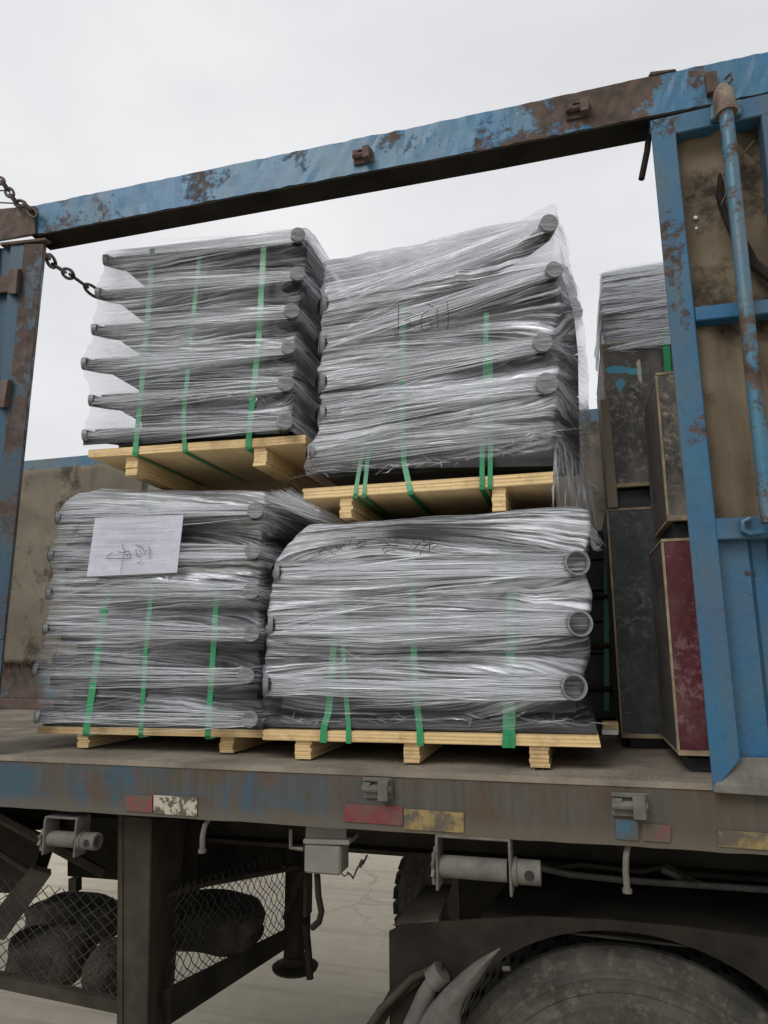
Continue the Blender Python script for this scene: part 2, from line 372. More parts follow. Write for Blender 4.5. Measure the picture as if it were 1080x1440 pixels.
def copy_part(o, parent, off):
    c = o.copy(); COL.objects.link(c); c.parent = parent; c.location = Vector(o.location) + Vector(off)
    for ch in o.children:
        d = ch.copy(); COL.objects.link(d); d.parent = c
    return c
def V(*a): return Vector(a)
def lerp(a, b, t): return tuple(a[i] + (b[i] - a[i]) * t for i in range(3))
def subslab(p, d, cols, rows, jitter=.0008):
    """front quad p (bl, br, tr, tl) subdivided and slightly dented, so long steel reads as worn"""
    mb = MB(); vs = []
    for j in range(rows + 1):
        for i in range(cols + 1):
            a = lerp(p[0], p[1], i / cols); b = lerp(p[3], p[2], i / cols); q = lerp(a, b, j / rows)
            e = 0 if (i in (0, cols)) else 1
            vs.append((q[0], q[1] + e * rng.normal(0, jitter), q[2] + e * rng.normal(0, jitter)))
    n = len(vs); w = cols + 1
    back = [(v[0] + d[0], v[1] + d[1], v[2] + d[2]) for v in vs]
    fs = []
    for j in range(rows):
        for i in range(cols):
            a = j * w + i; fs.append((a, a + 1, a + 1 + w, a + w)); fs.append((n + a, n + a + w, n + a + 1 + w, n + a + 1))
    for i in range(cols):
        fs.append((i, n + i, n + i + 1, i + 1)); a = rows * w + i; fs.append((a, a + 1, n + a + 1, n + a))
    for j in range(rows):
        a = j * w; fs.append((a, a + w, n + a + w, n + a)); a = j * w + cols; fs.append((a, n + a, n + a + w, a + w))
    return mb.add(vs + back, fs)

# ------------------------------------------------------------------ ground
g = MB().add([(-400, -400, 0), (400, -400, 0), (400, 400, 0), (-400, 400, 0)], [(0, 1, 2, 3)]).build('ground', M['ground']); g['kind'] = 'structure'

# ------------------------------------------------------------------ the trailer
DZ = 1.48
T = thing('flatbed_trailer', 'old blue flatbed trailer with dusty side rail carrying the wrapped pallets', 'trailer', (-.6, 1.05, 0))
deck = subslab([(-4.5, .004, DZ - .03), (3.2, .004, DZ - .03), (3.2, .004, DZ), (-4.5, .004, DZ)], (0, 2.1, 0), 90, 1, .0012).build('deck', M['deck'], T)
rail = subslab([(-4.5, 0, DZ - .158), (3.2, 0, DZ - .158), (3.2, 0, DZ - .002), (-4.5, 0, DZ - .002)], (0, .012, 0), 140, 5, .0007).build('side_rail', M['rail'], T, smooth=True)
MB().box((-4.5, .016, DZ - .158), (3.2, .075, DZ - .148)).build('rail_flange', M['grime2'], rail)
MB().box((-4.5, 2.10, DZ - .158), (3.2, 2.16, DZ)).build('side_rail', M['rail'], T)
# weld lip on the rail's top edge
lip = MB()
x = -4.5
while x < 3.2:
    w = random.uniform(.05, .30); h = random.uniform(.003, .0045)
    lip.hexa([(x, -.004, DZ - .012), (x + w, -.004, DZ - .012), (x + w, -.004, DZ + h), (x, -.004, DZ + h)],
             [(x, .030, DZ - .012), (x + w, .030, DZ - .012), (x + w, .030, DZ + h * .6), (x, .030, DZ + h * .6)]); x += w * .999
lip.build('deck_edge_strip', M['deck'], T)
gr = MB()
for i in range(420):
    x = random.uniform(-2.6, 1.2); y = abs(random.gauss(0, .09)) + .002; s_ = random.uniform(.001, .0042)
    if random.random() < .5: x = random.gauss(random.choice([-.05, .12, -2.2, -.4]), .12)
    h = s_ * .8; zz = DZ + .003
    gr.add([(x - s_, y, zz), (x + s_, y - s_, zz), (x, y + s_, zz), (x, y, zz + h)], [(0, 1, 3), (1, 2, 3), (2, 0, 3)])
gr.build('deck_grit', M['grit'], T, kind='stuff')
# frame below
for y in (.60, 1.32):
    b = MB(); b.box((-4.5, y, 1.09), (3.2, y + .16, 1.105)); b.box((-4.5, y + .06, 1.10), (3.2, y + .075, 1.44)); b.box((-4.5, y, 1.42), (3.2, y + .16, 1.445))
    b.build('chassis_beam', M['grime2'], T)
k = 0
for x in np.arange(-4.3, 3.1, .5):
    MB().box((x, .08, 1.33), (x + .06, 2.09, 1.445)).build('cross_member', M['grime'], T)
# painted marks on the rail (px measured), a hair proud of the steel
def tape(p, mat, n): 
    return MB().slab(p, (0, .0012, 0)).build(n, mat, rail)
tape([(-0.660,-0.004,1.342), (-0.488,-0.004,1.340), (-0.488,-0.004,1.391), (-0.658,-0.004,1.390)], M['tapered'], 'reflective_tape')
tape([(-0.484,-0.004,1.331), (-0.317,-0.004,1.331), (-0.316,-0.004,1.382), (-0.484,-0.004,1.385)], M['tapeyel'], 'reflective_tape')
tape([(-1.377,-0.004,1.335), (-1.282,-0.004,1.334), (-1.285,-0.004,1.383), (-1.381,-0.004,1.383)], M['tapefaint'], 'reflective_tape')
tape([(-1.277,-0.004,1.332), (-1.128,-0.004,1.331), (-1.130,-0.004,1.386), (-1.280,-0.004,1.385)], M['tapewhite'], 'reflective_tape')
tape([(0.142,-0.004,1.339), (0.210,-0.004,1.338), (0.213,-0.004,1.379), (0.145,-0.004,1.380)], M['tapefaint'], 'reflective_tape')
tape([(0.320,-0.004,1.336), (0.441,-0.004,1.334), (0.445,-0.004,1.373), (0.324,-0.004,1.375)], M['tapeyelw'], 'reflective_tape')
tape([(0.078,-0.004,1.339), (0.133,-0.004,1.338), (0.137,-0.004,1.385), (0.081,-0.004,1.387)], M['tapeblue'], 'paint_patch')
# hinge lugs: plate, two ears and a pin
def lug(c, w, h, parent, mat, name='hinge_lug'):
    x, y, z = c; b = MB()
    b.slab([(x - w / 2, y - .006, z - h / 2), (x + w / 2, y - .006, z - h / 2), (x + w / 2, y - .006, z + h / 2), (x - w / 2, y - .006, z + h / 2)], (0, .007, 0))
    b.box((x + w * .08, y - .034, z - h * .52), (x + w * .42, y - .004, z + h * .44))
    b.box((x - w * .46, y - .026, z - h * .10), (x - w * .20, y - .004, z + h * .30))
    b.tube([(x - w * .5, y - .016, z + .0), (x + w * .5, y - .016, z + .0)], h * .2, 8)
    b.box((x - w * .5, y - .018, z + h * .34), (x + w * .45, y - .004, z + h * .52))
    return b.build(name, mat, parent, bevel=.0015)
lug((-0.558,-0.004,1.437), .085, .056, rail, M['winch'])
lug((0.117,-0.004,1.425), .088, .058, rail, M['winch'])
# winches
def winch(c, L_, r, s=1.0, name='strap_winch'):
    x, y, z = c
    e = thing_part(name, T, (x, y, z))
    b = MB(); t = .007
    # bracket: two cheeks hanging from the rail and a top plate
    for dx in (-L_ / 2, L_ / 2):
        b.slab([(x + dx, y - r * 1.25, z - r * 1.9), (x + dx, y + r * 1.0, z - r * 1.9), (x + dx, y + r * 1.7, z - r * .6), (x + dx, y + r * 1.7, z + r * 3.0), (x + dx, y - r * 1.1, z + r * 3.0), (x + dx, y - r * 1.3, z + r * 2.4)], (t, 0, 0))
    b.slab([(x - L_ / 2, y - r * 1.1, z + r * 2.8), (x + L_ / 2, y - r * 1.1, z + r * 2.8), (x + L_ / 2 + t, y - r * 1.1, z + r * 3.05), (x - L_ / 2, y - r * 1.1, z + r * 3.05)], (0, r * 2.8, 0))
    b.build('bracket', M['winch'], e, bevel=.002)
    d = MB(); d.lathe((x - L_ / 2 + t, y, z), (1, 0, 0), [(0, .001), (0, r), (L_ - 2 * t, r), (L_ - 2 * t, .001)], 24); d.build('drum', M['winch'], e, smooth=True)
    h = MB(); x1 = x + L_ / 2 + t
    h.lathe((x1, y, z), (1, 0, 0), [(0, .001), (0, r * 1.25), (r * .4, r * 1.28), (r * .5, r * 1.1), (r * 2.6, r * 1.1), (r * 2.6, r * .72), (r * 1.2, r * .70), (r * 1.2, .001)], 24)
    h.build('socket_head', M['winch'], e, smooth=True)
    hh = MB(); hh.lathe((x1 + r * 1.6, y - r * 1.04, z), (0, -1, 0), [(0, r * .46), (.0025, r * .46), (.0026, .001)], 16); hh.build('socket_hole', M['core'], e)
    w = MB(); prof = []
    for k in range(20):
        a = 2 * math.pi * k / 20; rr = r * (1.75 if k % 2 else 1.3); prof.append((x - L_ / 2 - .003, y + math.cos(a) * rr, z + math.sin(a) * rr))
    w.slab(prof, (-.008, 0, 0)); w.build('ratchet_wheel', M['winch'], e)
    return e
def thing_part(name, parent, loc):
    o = bpy.data.objects.new(name, None); COL.objects.link(o); o.parent = parent; o.location = Vector(loc) - world_loc(parent); o.empty_display_size = .05; return o
winch((-1.620,0.030,1.230), .118, .0235)
winch((-0.298,0.030,1.234), .198, .0285)
# rope hooks under the rail
def hook(p, l, name='rope_hook'):
    x, y, z = p
    MB().tube([(x + .012, y + .02, z), (x + .004, y, z - l * .25), (x, y - .004, z - l * .6), (x + .001, y - .004, z - l), ], [.008, .008, .0085, .0085], 8).lathe((x + .001, y - .004, z - l), (0, 0, -1), [(0, .001), (0, .012), (.01, .012), (.012, .001)], 12).build(name, M['winch'], T, smooth=True)
hook((-1.117,0.020,1.323), .088); hook((0.097,0.020,1.317), .10)
# junction box under the rail
jb = MB().box((-0.794,0.030,1.186), (-0.681,0.110,1.266)).build('junction_box', M['box'], T, bevel=.006)
MB().slab([(-0.797,0.050,1.270), (-0.671,0.050,1.277), (-0.671,0.050,1.320), (-0.797,0.050,1.313)], (0, .006, 0)).build('hanger_plate', M['box'], jb)
MB().slab([(-0.796,0.026,1.266), (-0.654,0.026,1.271), (-0.654,0.026,1.284), (-0.796,0.026,1.279)], (0, .09, 0)).build('lid', M['box'], jb, bevel=.002)
MB().tube([(-0.849,0.060,1.296), (-0.848,0.060,1.244), (-0.807,0.060,1.243)], .006, 6).build('pipe_clip', M['winch'], jb)
MB().tube([(-0.771,0.080,1.172), (-0.766,0.080,1.112), (-0.756,0.080,1.071), (-0.763,0.080,1.044), (-0.790,0.100,1.019)], .0095, 10).build('conduit', M['grime'], jb, smooth=True)
# landing leg
leg = MB().box((-1.219,0.900,0.590), (-1.152,1.040,1.068)).build('landing_leg', M['grime'], T, bevel=.006)
MB().box((-1.056,0.700,0.820), (-1.042,0.760,1.058)).build('brace', M['grime2'], leg)
MB().lathe((-1.193,0.970,0.523), (0, 0, 1), [(0, .001), (0, .092), (.010, .097), (.022, .05), (.05, .05), (.051, .001)], 20).build('foot_plate', M['grime2'], leg)
MB().tube([(-1.013,0.620,0.827), (-1.000,0.620,0.721), (-0.994,0.620,0.649)], .014, 8).build('crank_handle', M['grime'], leg)
MB().tube([(-1.192,0.850,0.758), (-1.026,0.600,1.021)], .012, 6).build('brace', M['grime'], leg)
# support column at the corner of the basket
MB().hexa([(-1.438,0.120,0.641), (-1.335,0.120,0.653), (-1.363,0.120,1.288), (-1.489,0.120,1.290)], [(-1.533,0.420,0.487), (-1.432,0.420,0.499), (-1.411,0.420,1.219), (-1.550,0.420,1.212)]).build('support_column', M['grime2'], T, bevel=.004)
MB().slab([(-1.439,0.115,0.643), (-1.419,0.115,0.646), (-1.469,0.115,1.292), (-1.486,0.115,1.291)], (0, .012, 0)).build('support_column', M['grime2'], T)
MB().hexa([(-1.487,0.500,0.827), (-1.399,0.500,0.835), (-1.397,0.500,1.203), (-1.570,0.500,1.194)], [(-1.543,0.620,0.781), (-1.457,0.620,0.788), (-1.455,0.620,1.173), (-1.565,0.620,1.168)]).build('support_column', M['grime'], T)
# storage basket of chain link below the deck
bk = thing_part('storage_basket', T, (-1.653,0.200,0.702))
MB().slab([(-2.161,0.120,0.742), (-1.443,0.120,0.707), (-1.446,0.120,0.743), (-2.167,0.120,0.783)], (0, .03, 0)).build('bottom_rail', M['grime2'], bk)
MB().hexa([(-1.334,0.200,0.644), (-1.304,0.200,0.659), (-1.310,0.200,0.764), (-1.341,0.200,0.752)], [(-1.172,0.780,0.666), (-1.154,0.780,0.673), (-1.156,0.780,0.744), (-1.174,0.780,0.737)]).build('bottom_rail', M['grime'], bk)
MB().tube([(-1.370,0.250,1.016), (-1.319,0.420,1.002), (-1.080,0.760,0.983)], .010, 6).build('top_rail', M['grime2'], bk)
MB().slab([(-2.119,0.130,1.010), (-1.469,0.130,1.080), (-1.485,0.130,1.288), (-2.163,0.130,1.316)], (0, .02, 0))
MB().hexa([(-2.388,0.400,0.906), (-2.055,0.400,0.917), (-2.012,0.400,1.116), (-2.437,0.400,1.251)], [(-2.542,0.550,0.881), (-2.120,0.550,0.912), (-2.069,0.550,1.075), (-2.589,0.550,1.215)]).build('tool_locker', M['grime'], T)
MB().hexa([(-2.005,0.550,0.941), (-1.753,0.550,0.944), (-1.771,0.550,1.172), (-2.026,0.550,1.159)], [(-2.126,0.700,0.917), (-1.860,0.700,0.936), (-1.875,0.700,1.134), (-2.145,0.700,1.120)]).build('tool_locker', M['grime'], T)
MB().hexa([(-1.586,0.780,0.867), (-1.097,0.780,0.987), (-1.100,0.780,1.157), (-1.600,0.780,1.131)], [(-1.685,0.950,0.837), (-1.165,0.950,0.958), (-1.167,0.950,1.116), (-1.698,0.950,1.088)]).build('tool_locker', M['grime'], T)
MB().hexa([(-2.038,0.160,0.858), (-1.931,0.160,0.858), (-1.878,0.300,1.028), (-1.960,0.300,1.041)], [(-2.079,0.200,0.858), (-1.969,0.200,0.858), (-1.913,0.340,1.033), (-1.996,0.340,1.042)]).build('brace', M['grime2'], bk)
MB().tube([(-2.114,0.250,1.235), (-1.927,0.300,1.140), (-1.716,0.380,1.021)], .018, 6).build('brace', M['grime2'], T)
MB().tube([(-2.157,0.350,1.069), (-1.954,0.350,0.984)], .010, 6).build('brace', M['grime2'], bk)
MB().slab([(-1.722,0.200,1.011), (-1.691,0.200,1.014), (-1.695,0.200,1.056), (-1.726,0.200,1.054)], (0, .03, 0)).build('hanger', M['grime'], bk)
def chainlink(o, u, v, nu, nv, name):
    """diamond wire net over the parallelogram o + a*u + b*v"""
    b = MB(); o, u, v = V(*o), V(*u), V(*v); n = (u.cross(v)).normalized() * .003
    def P(a, c): return o + u * a + v * c
    for sgn in (1, -1):
        for k in range(-nv, nu + 1):
            pts = []
            for j in range(nv + 1):
                a = (k + j) / nu if sgn > 0 else (k + nv - j) / nu
                if -.001 <= a <= 1.001:
                    wob = .10 / nu * (1 if j % 2 else -1) * sgn + random.uniform(-.05, .05) / nu
                    pts.append(P(min(1, max(0, a + wob)), j / nv) + n * (1 if j % 2 else -1) * sgn)
            if len(pts) > 1: b.tube(pts, .0017, 4, cap=False)
    return b.build(name, M['wire'], bk, kind='stuff')
def sub(a, b): return tuple(a[i] - b[i] for i in range(3))
fa, fb, fc_ = (-2.096,0.140,0.771), (-1.454,0.140,0.729), (-2.138,0.140,1.067)
chainlink(fa, sub(fb, fa), (0, 0, .30), 13, 8, 'wire_mesh')
ra, rb = (-1.310,0.200,0.760), (-1.165,0.780,0.738)
chainlink(ra, sub(rb, ra), (0, 0, .30), 17, 8, 'wire_mesh')
# wheels
def wheel(c, side=-1, first=None, rugged=False):
    x, y, z = c
    if first is not None:
        return copy_part(first, T, Vector(c) - first['c0v'] if False else Vector((x, y, z)) - Vector(first['c0']))
    e = thing_part('wheel', T, c); e['c0'] = list(c)
    R_ = .53; w = .27
    t = MB(); t.lathe(c, (0, 1, 0), [(.030, .285), (.012, .30), (.004, .33), (.0, .37), (.0, .385), (-.0015, .388), (-.0015, .394), (.001, .397), (.003, .42), (.0, .423), (.0, .431), (.003, .434), (.004, .452), (.002, .455), (.003, .462), (.010, .466), (.010, .47), (.012, .472), (.013, .478), (.018, .500), (.024, .504)] + ([(.04, .505), (w - .04, .505)] if rugged else [(.034, .522), (.046, .526), (.050, .510), (.055, .508), (w - .055, .508), (w - .046, .522)]) + [(w - .02, .50), (w, .40), (w - .03, .285)], 96)
    t.build('tyre', M['rubberside'], e, smooth=True)
    tr = MB(); n = 44
    for k in range(n):
        for (y0, y1, sh) in (((.018, .095, 0), (.11, .16, .5), (.175, .252, 0)) if rugged else ((.047, .10, 0), (.108, .162, .5), (.170, .223, 0))):
            a0 = 2 * math.pi * (k + sh) / n; a1 = a0 + 2 * math.pi / n * .72
            def q(a, r, yy): return (x + math.cos(a) * r, y + yy, z + math.sin(a) * r)
            ro = R_ - (.004 if y0 != .10 else 0)
            tr.hexa([q(a0, .505, y0), q(a1, .505, y0), q(a1, .505, y1), q(a0, .505, y1)], [q(a0, ro, y0), q(a1, ro, y0), q(a1, ro, y1), q(a0, ro, y1)])
    tr.build('tread_blocks', M['rubber'], e, kind='stuff')
    r = MB(); r.lathe(c, (0, 1, 0), [(.02, .275), (.012, .288), (.022, .292), (.035, .285), (.05, .262), (.075, .25), (.085, .20), (.06, .16), (.055, .11), (.02, .10), (.0, .085), (-.02, .08), (-.02, .001)], 64)
    r.build('rim', M['winch'], e, smooth=True)
    q0 = MB().lathe((0, 0, 0), (0, -1, 0), [(0, .014), (.028, .014), (.030, .001)], 6).build('wheel_nut', M['grime2'], e)
    for k in range(10):
        a = 2 * math.pi * k / 10; o = q0 if k == 0 else q0.copy()
        if k: COL.objects.link(o)
        o.location = (math.cos(a) * .135, .05, math.sin(a) * .135)
        if k == 0:
            for v in o.data.vertices: v.co += Vector(c)
    return e
w0 = wheel((.085, .12, .508))
for c in ((.085, .42, .508), (1.37, .12, .508), (1.37, .42, .508)):
    wheel(c, first=w0)
w1 = wheel((-.47, 1.82, .508), rugged=True)
wheel((.83, 1.82, .508), first=w1)
for xx in (.085, 1.37):
    MB().tube([(xx, .2, .508), (xx, 2.0, .508)], .07, 14).build('axle', M['grime'], T, smooth=True)
MB().box((-.47, .80, .55), (.42, .83, 1.10)).build('light_block_plate', M['grime'], T)  # added dark plates that block ground light behind the wheels
MB().box((.42, .80, .55), (2.8, .83, .985)).build('light_block_plate', M['grime'], T)
MB().tube([(-0.199,0.450,1.135), (-0.055,0.450,1.114), (0.117,0.450,1.109), (0.363,0.450,1.111), (0.594,0.450,1.113)], .010, 8).build('brake_pipe', M['winch'], T, smooth=True)
MB().tube([(-0.199,0.450,1.137), (-0.123,0.500,1.112), (-0.010,0.500,1.132), (0.164,0.500,1.123), (0.250,0.500,1.146), (0.334,0.460,1.112)], .007, 6).build('air_hose', M['grime2'], T, smooth=True)
MB().tube([(0.229,0.500,1.136), (0.289,0.500,1.111), (0.334,0.460,1.112)], .010, 6).build('air_hose', M['winch'], T, smooth=True)
for a_, b_ in (((742,1218), (752,1222)), ((762,1216), (785,1226)), ((800,1222), (822,1218))):
    pass
# fender over the wheels: outer plate with a wheel arch
fd = MB(); cx, cz = .085, .508; ytop = .08
top = [(-0.552,0.080,1.036), (-0.535,0.080,1.054), (-0.341,0.080,1.083), (-0.150,0.080,1.110), (0.056,0.080,1.117), (0.231,0.080,1.117), (0.437,0.080,1.108)]
top = top + [(1.6, .08, top[-1][2] - .01), (2.05, .08, top[-1][2] - .02)]
xs = np.linspace(top[0][0], 2.05, 70)
def topz(x):
    for i in range(len(top) - 1):
        if top[i][0] <= x <= top[i + 1][0]:
            return top[i][2] + (top[i + 1][2] - top[i][2]) * (x - top[i][0]) / (top[i + 1][0] - top[i][0])
    return top[-1][2]
def botz(x):
    z = 0.73
    for c_ in (.085, 1.37):
        d = .585 ** 2 - (x - c_) ** 2
        if d > 0: z = max(z, .508 + math.sqrt(d))
    return min(z, topz(x) - .004) if x > top[0][0] + .001 else .80
pl = MB(); n = len(xs)
vs = [(x, .08, topz(x)) for x in xs] + [(x, .08, botz(x)) for x in xs]; vs2 = [(a, b + .006, c) for a, b, c in vs]; N2 = 2 * n
fs = []
for i in range(n - 1):
    fs += [(i, i + 1, n + i + 1, n + i), (N2 + i, N2 + n + i, N2 + n + i + 1, N2 + i + 1), (i, N2 + i, N2 + i + 1, i + 1), (n + i, n + i + 1, N2 + n + i + 1, N2 + n + i)]
fs += [(0, n, N2 + n, N2), (n - 1, N2 + n - 1, N2 + 2 * n - 1, 2 * n - 1)]
fender = pl.add(vs + vs2, fs).build('fender', M['grime'], T)
MB().hexa([(-0.542,0.082,1.051), (-0.406,0.082,1.073), (-0.411,0.090,1.078), (-0.515,0.090,1.058)], [(-0.529,0.450,1.041), (-0.437,0.450,1.052), (-0.432,0.450,1.059), (-0.523,0.450,1.050)]).build('fender_top', M['grime2'], fender)
MB().hexa([(-.30, .088, 1.075), (2.0, .088, 1.035), (2.0, .088, 1.04), (-.30, .088, 1.08)], [(-.20, .79, 1.075), (2.0, .79, 1.035), (2.0, .79, 1.04), (-.20, .79, 1.08)]).build('fender_top', M['grime'], fender)  # dark sheet added where the opening above the wheels lies in shadow
MB().tube([(-0.231,0.070,0.977), (-0.215,0.060,0.983)], .006, 8).build('bolt', M['winch'], fender)
# broken mudguard parts hanging at the wheel's front
fl_l = [(-0.231,0.000,1.054), (-0.299,0.010,1.011), (-0.374,0.020,0.944), (-0.434,0.020,0.878), (-0.483,0.020,0.801)]
fl_r = [(-0.229,0.000,1.052), (-0.252,0.000,1.023), (-0.287,0.000,0.973), (-0.334,0.000,0.908), (-0.340,0.000,0.828)]
def cat(P, n):
    out = []
    for i in range(len(P) - 1):
        p = [V(*P[max(0, i - 1)]), V(*P[i]), V(*P[i + 1]), V(*P[min(len(P) - 1, i + 2)])]
        for k in range(n):
            t = k / n; out.append(.5 * (2 * p[1] + (p[2] - p[0]) * t + (2 * p[0] - 5 * p[1] + 4 * p[2] - p[3]) * t * t + (3 * p[1] - p[0] - 3 * p[2] + p[3]) * t ** 3))
    return out + [V(*P[-1])]
A_, B_ = cat(fl_l, 5), cat(fl_r, 5); vs = []; fs = []; m_ = 10
for i, (a, b) in enumerate(zip(A_, B_)):
    for k in range(m_ + 1):
        t = k / m_; q = a.lerp(b, t); vs.append((q.x, q.y - .022 * math.sin(math.pi * t) * min(1, i / 6) + .0008 * math.sin(i * 1.3 + k), q.z))
for i in range(len(A_) - 1):
    for k in range(m_): c_ = i * (m_ + 1) + k; fs.append((c_, c_ + 1, c_ + m_ + 2, c_ + m_ + 1))
fo_ = MB().add(vs, fs).build('torn_flap', M['flap'], fender, smooth=True); sm = fo_.modifiers.new('thickness', 'SOLIDIFY'); sm.thickness = .004
MB().tube([(-0.415,0.050,0.949), (-0.443,0.050,0.898), (-0.494,0.040,0.790)], [.017, .024, .026], 14).tube([(-0.395,0.050,0.962), (-0.423,0.050,0.935)], .030, 12).build('bracket_tube', M['flap'], fender, smooth=True)
MB().tube([(-0.396,0.060,0.975), (-0.481,0.060,0.932), (-0.519,0.050,0.898), (-0.567,0.040,0.854), (-0.619,0.030,0.780)], .010, 8).build('stay_rod', M['grime2'], fender, smooth=True)
MB().slab([(-0.628,0.060,0.764), (-0.583,0.060,0.770), (-0.530,0.060,0.863), (-0.441,0.060,0.939), (-0.461,0.060,0.941), (-0.548,0.060,0.894)], (0, .01, 0)).build('stay_plate', M['grime'], fender)

# ------------------------------------------------------------------ upper frame: beam and corner post
bl_, br_, tr_, tl_ = (-2.324,0.000,3.427), (0.840,0.000,3.452), (0.856,-0.000,3.582), (-2.343,0.000,3.559)
bl2, br2, tr2, tl2 = (-1.961,0.000,3.430), (0.839,0.000,3.440), (0.855,0.000,3.575), (-1.976,0.000,3.558)
SPLIT_B, SPLIT_T = (-0.156,0.000,3.427), (-0.150,0.000,3.565)
beam = thing_part('top_beam', T, lerp(bl2, br2, .5))
subslab([bl2, SPLIT_B, SPLIT_T, tl2], (0, .095, 0), 60, 3, .0009).build('beam_section', M['beam'], beam, label='blue painted part of the top beam with rust spots')
subslab([SPLIT_B, (0.356,0.000,3.433), (0.367,0.000,3.573), SPLIT_T], (0, .0955, 0), 22, 3, .0009).build('beam_section', M['beam'], beam, label='rusted middle part of the top beam')
subslab([(0.356,0.000,3.433), br2, tr2, (0.367,0.000,3.573)], (0, .095, 0), 26, 3, .0009).build('beam_section', M['beam'], beam)
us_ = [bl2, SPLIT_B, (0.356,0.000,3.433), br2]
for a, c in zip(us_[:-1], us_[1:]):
    MB().slab([(a[0], .001, a[2] - .007), (c[0], .001, c[2] - .007), (c[0], .001, c[2] - .0012), (a[0], .001, a[2] - .0012)], (0, .10, 0)).build('underside_shade', M['grime'], beam)  # dark strip added as the shade on the beam's underside
MB().slab([(0.329,-0.004,3.574), (0.410,-0.004,3.574), (0.404,-0.004,3.578), (0.336,-0.004,3.585)], (0, .09, 0)).build('top_plate', M['rust'], beam)
lug((-0.600,-0.004,3.480), .068, .046, beam, M['rust'])
lug((0.112,-0.004,3.494), .075, .05, beam, M['rust'])
MB().box((0.485,-0.022,3.457), (0.517,0.000,3.529)).build('hinge_lug', M['rust'], beam, bevel=.002)
MB().tube([(0.538,-0.010,3.500), (0.553,-0.020,3.507), (0.555,-0.025,3.482), (0.540,-0.020,3.471), (0.553,-0.020,3.452), (0.547,-0.010,3.428)], .0038, 6).build('bent_wire', M['rust'], beam)
MB().tube([(0.328,0.050,3.440), (0.313,0.050,3.351), (0.289,0.050,3.256)], .0095, 8).build('hanging_rod', M['grime'], beam, smooth=True)
post = MB().hexa([(-1.983,-0.004,1.864), (-1.901,-0.004,1.863), (-1.896,-0.004,3.376), (-1.990,-0.004,3.393)], [(-2.086,0.100,1.866), (-1.991,0.100,1.865), (-1.980,0.100,3.455), (-2.094,0.100,3.475)]).build('corner_post', M['post'], T, bevel=.003)
zb = 1.478
p0, p1 = (-1.983,-0.004,1.864), (-1.901,-0.004,1.863)
pb = (-1.991,0.100,1.865)
MB().hexa([(p0[0], -.004, zb), (p1[0], -.004, zb), (p1[0], -.004, p1[2]), (p0[0], -.004, p0[2])], [(pb[0] - .04, .1, zb), (pb[0], .1, zb), (pb[0], .1, pb[2]), (pb[0] - .04, .1, pb[2])]).build('corner_post', M['post'], T)
MB().hexa([(-2.346,-0.012,3.421), (-1.933,-0.012,3.421), (-1.947,-0.012,3.548), (-2.371,-0.012,3.593)], [(-2.490,0.110,3.519), (-2.044,0.110,3.511), (-2.057,0.110,3.628), (-2.517,0.110,3.701)]).build('corner_joint', M['rust'], T, bevel=.004)
MB().slab([(-2.103,-0.008,3.404), (-1.887,-0.008,3.391), (-1.888,-0.008,3.400), (-2.105,-0.008,3.416)], (0, .03, 0)).build('corner_joint', M['rust'], T)
MB().hexa([(-2.020,-0.030,3.171), (-1.980,-0.030,3.165), (-1.982,-0.030,3.270), (-2.023,-0.030,3.276)], [(-2.044,-0.000,3.190), (-1.990,0.000,3.182), (-1.992,0.000,3.288), (-2.047,0.000,3.297)]).build('hinge_bracket', M['rust'], post, bevel=.002)
MB().hexa([(-2.012,-0.030,2.711), (-1.980,-0.030,2.708), (-1.974,-0.030,2.816), (-2.006,-0.030,2.819)], [(-2.036,0.000,2.724), (-1.981,-0.000,2.718), (-1.978,0.000,2.828), (-2.034,-0.000,2.834)]).build('hinge_bracket', M['rust'], post, bevel=.002)

# ------------------------------------------------------------------ side gates
# closed gate left of the corner post
G = thing('side_gate', 'dark blue side gate left of the rusty corner post', 'truck gate', (-2.204,0.030,1.474), 'side gates of the trailer')
a0, a1, a2, a3 = (-2.289,0.000,1.440), (-1.940,0.000,1.463), (-1.987,0.000,3.389), (-2.630,0.000,3.499)
b = MB()
for i in range(9):
    t0, t1 = i / 9, (i + 1) / 9
    L0, L1 = lerp(a0, a1, t0), lerp(a0, a1, t1); U0, U1 = lerp(a3, a2, t0), lerp(a3, a2, t1); dy = .02 if i % 2 else .0
    b.slab([(L0[0], L0[1] + dy, L0[2]), (L1[0], L1[1] + dy, L1[2]), (U1[0], U1[1] + dy, U1[2]), (U0[0], U0[1] + dy, U0[2])], (0, .025, 0))
b.build('sheet_panel', M['dimblue'], G)
MB().slab([(-2.284,-0.010,3.215), (-2.035,-0.010,3.193), (-2.036,-0.010,3.259), (-2.296,-0.010,3.300)], (0, .008, 0)).build('hinge_strap', M['rust'], G)
MB().slab([(-2.218,-0.010,2.747), (-2.017,-0.010,2.727), (-2.016,-0.010,2.797), (-2.228,-0.010,2.820)], (0, .008, 0)).build('hinge_strap', M['rust'], G)

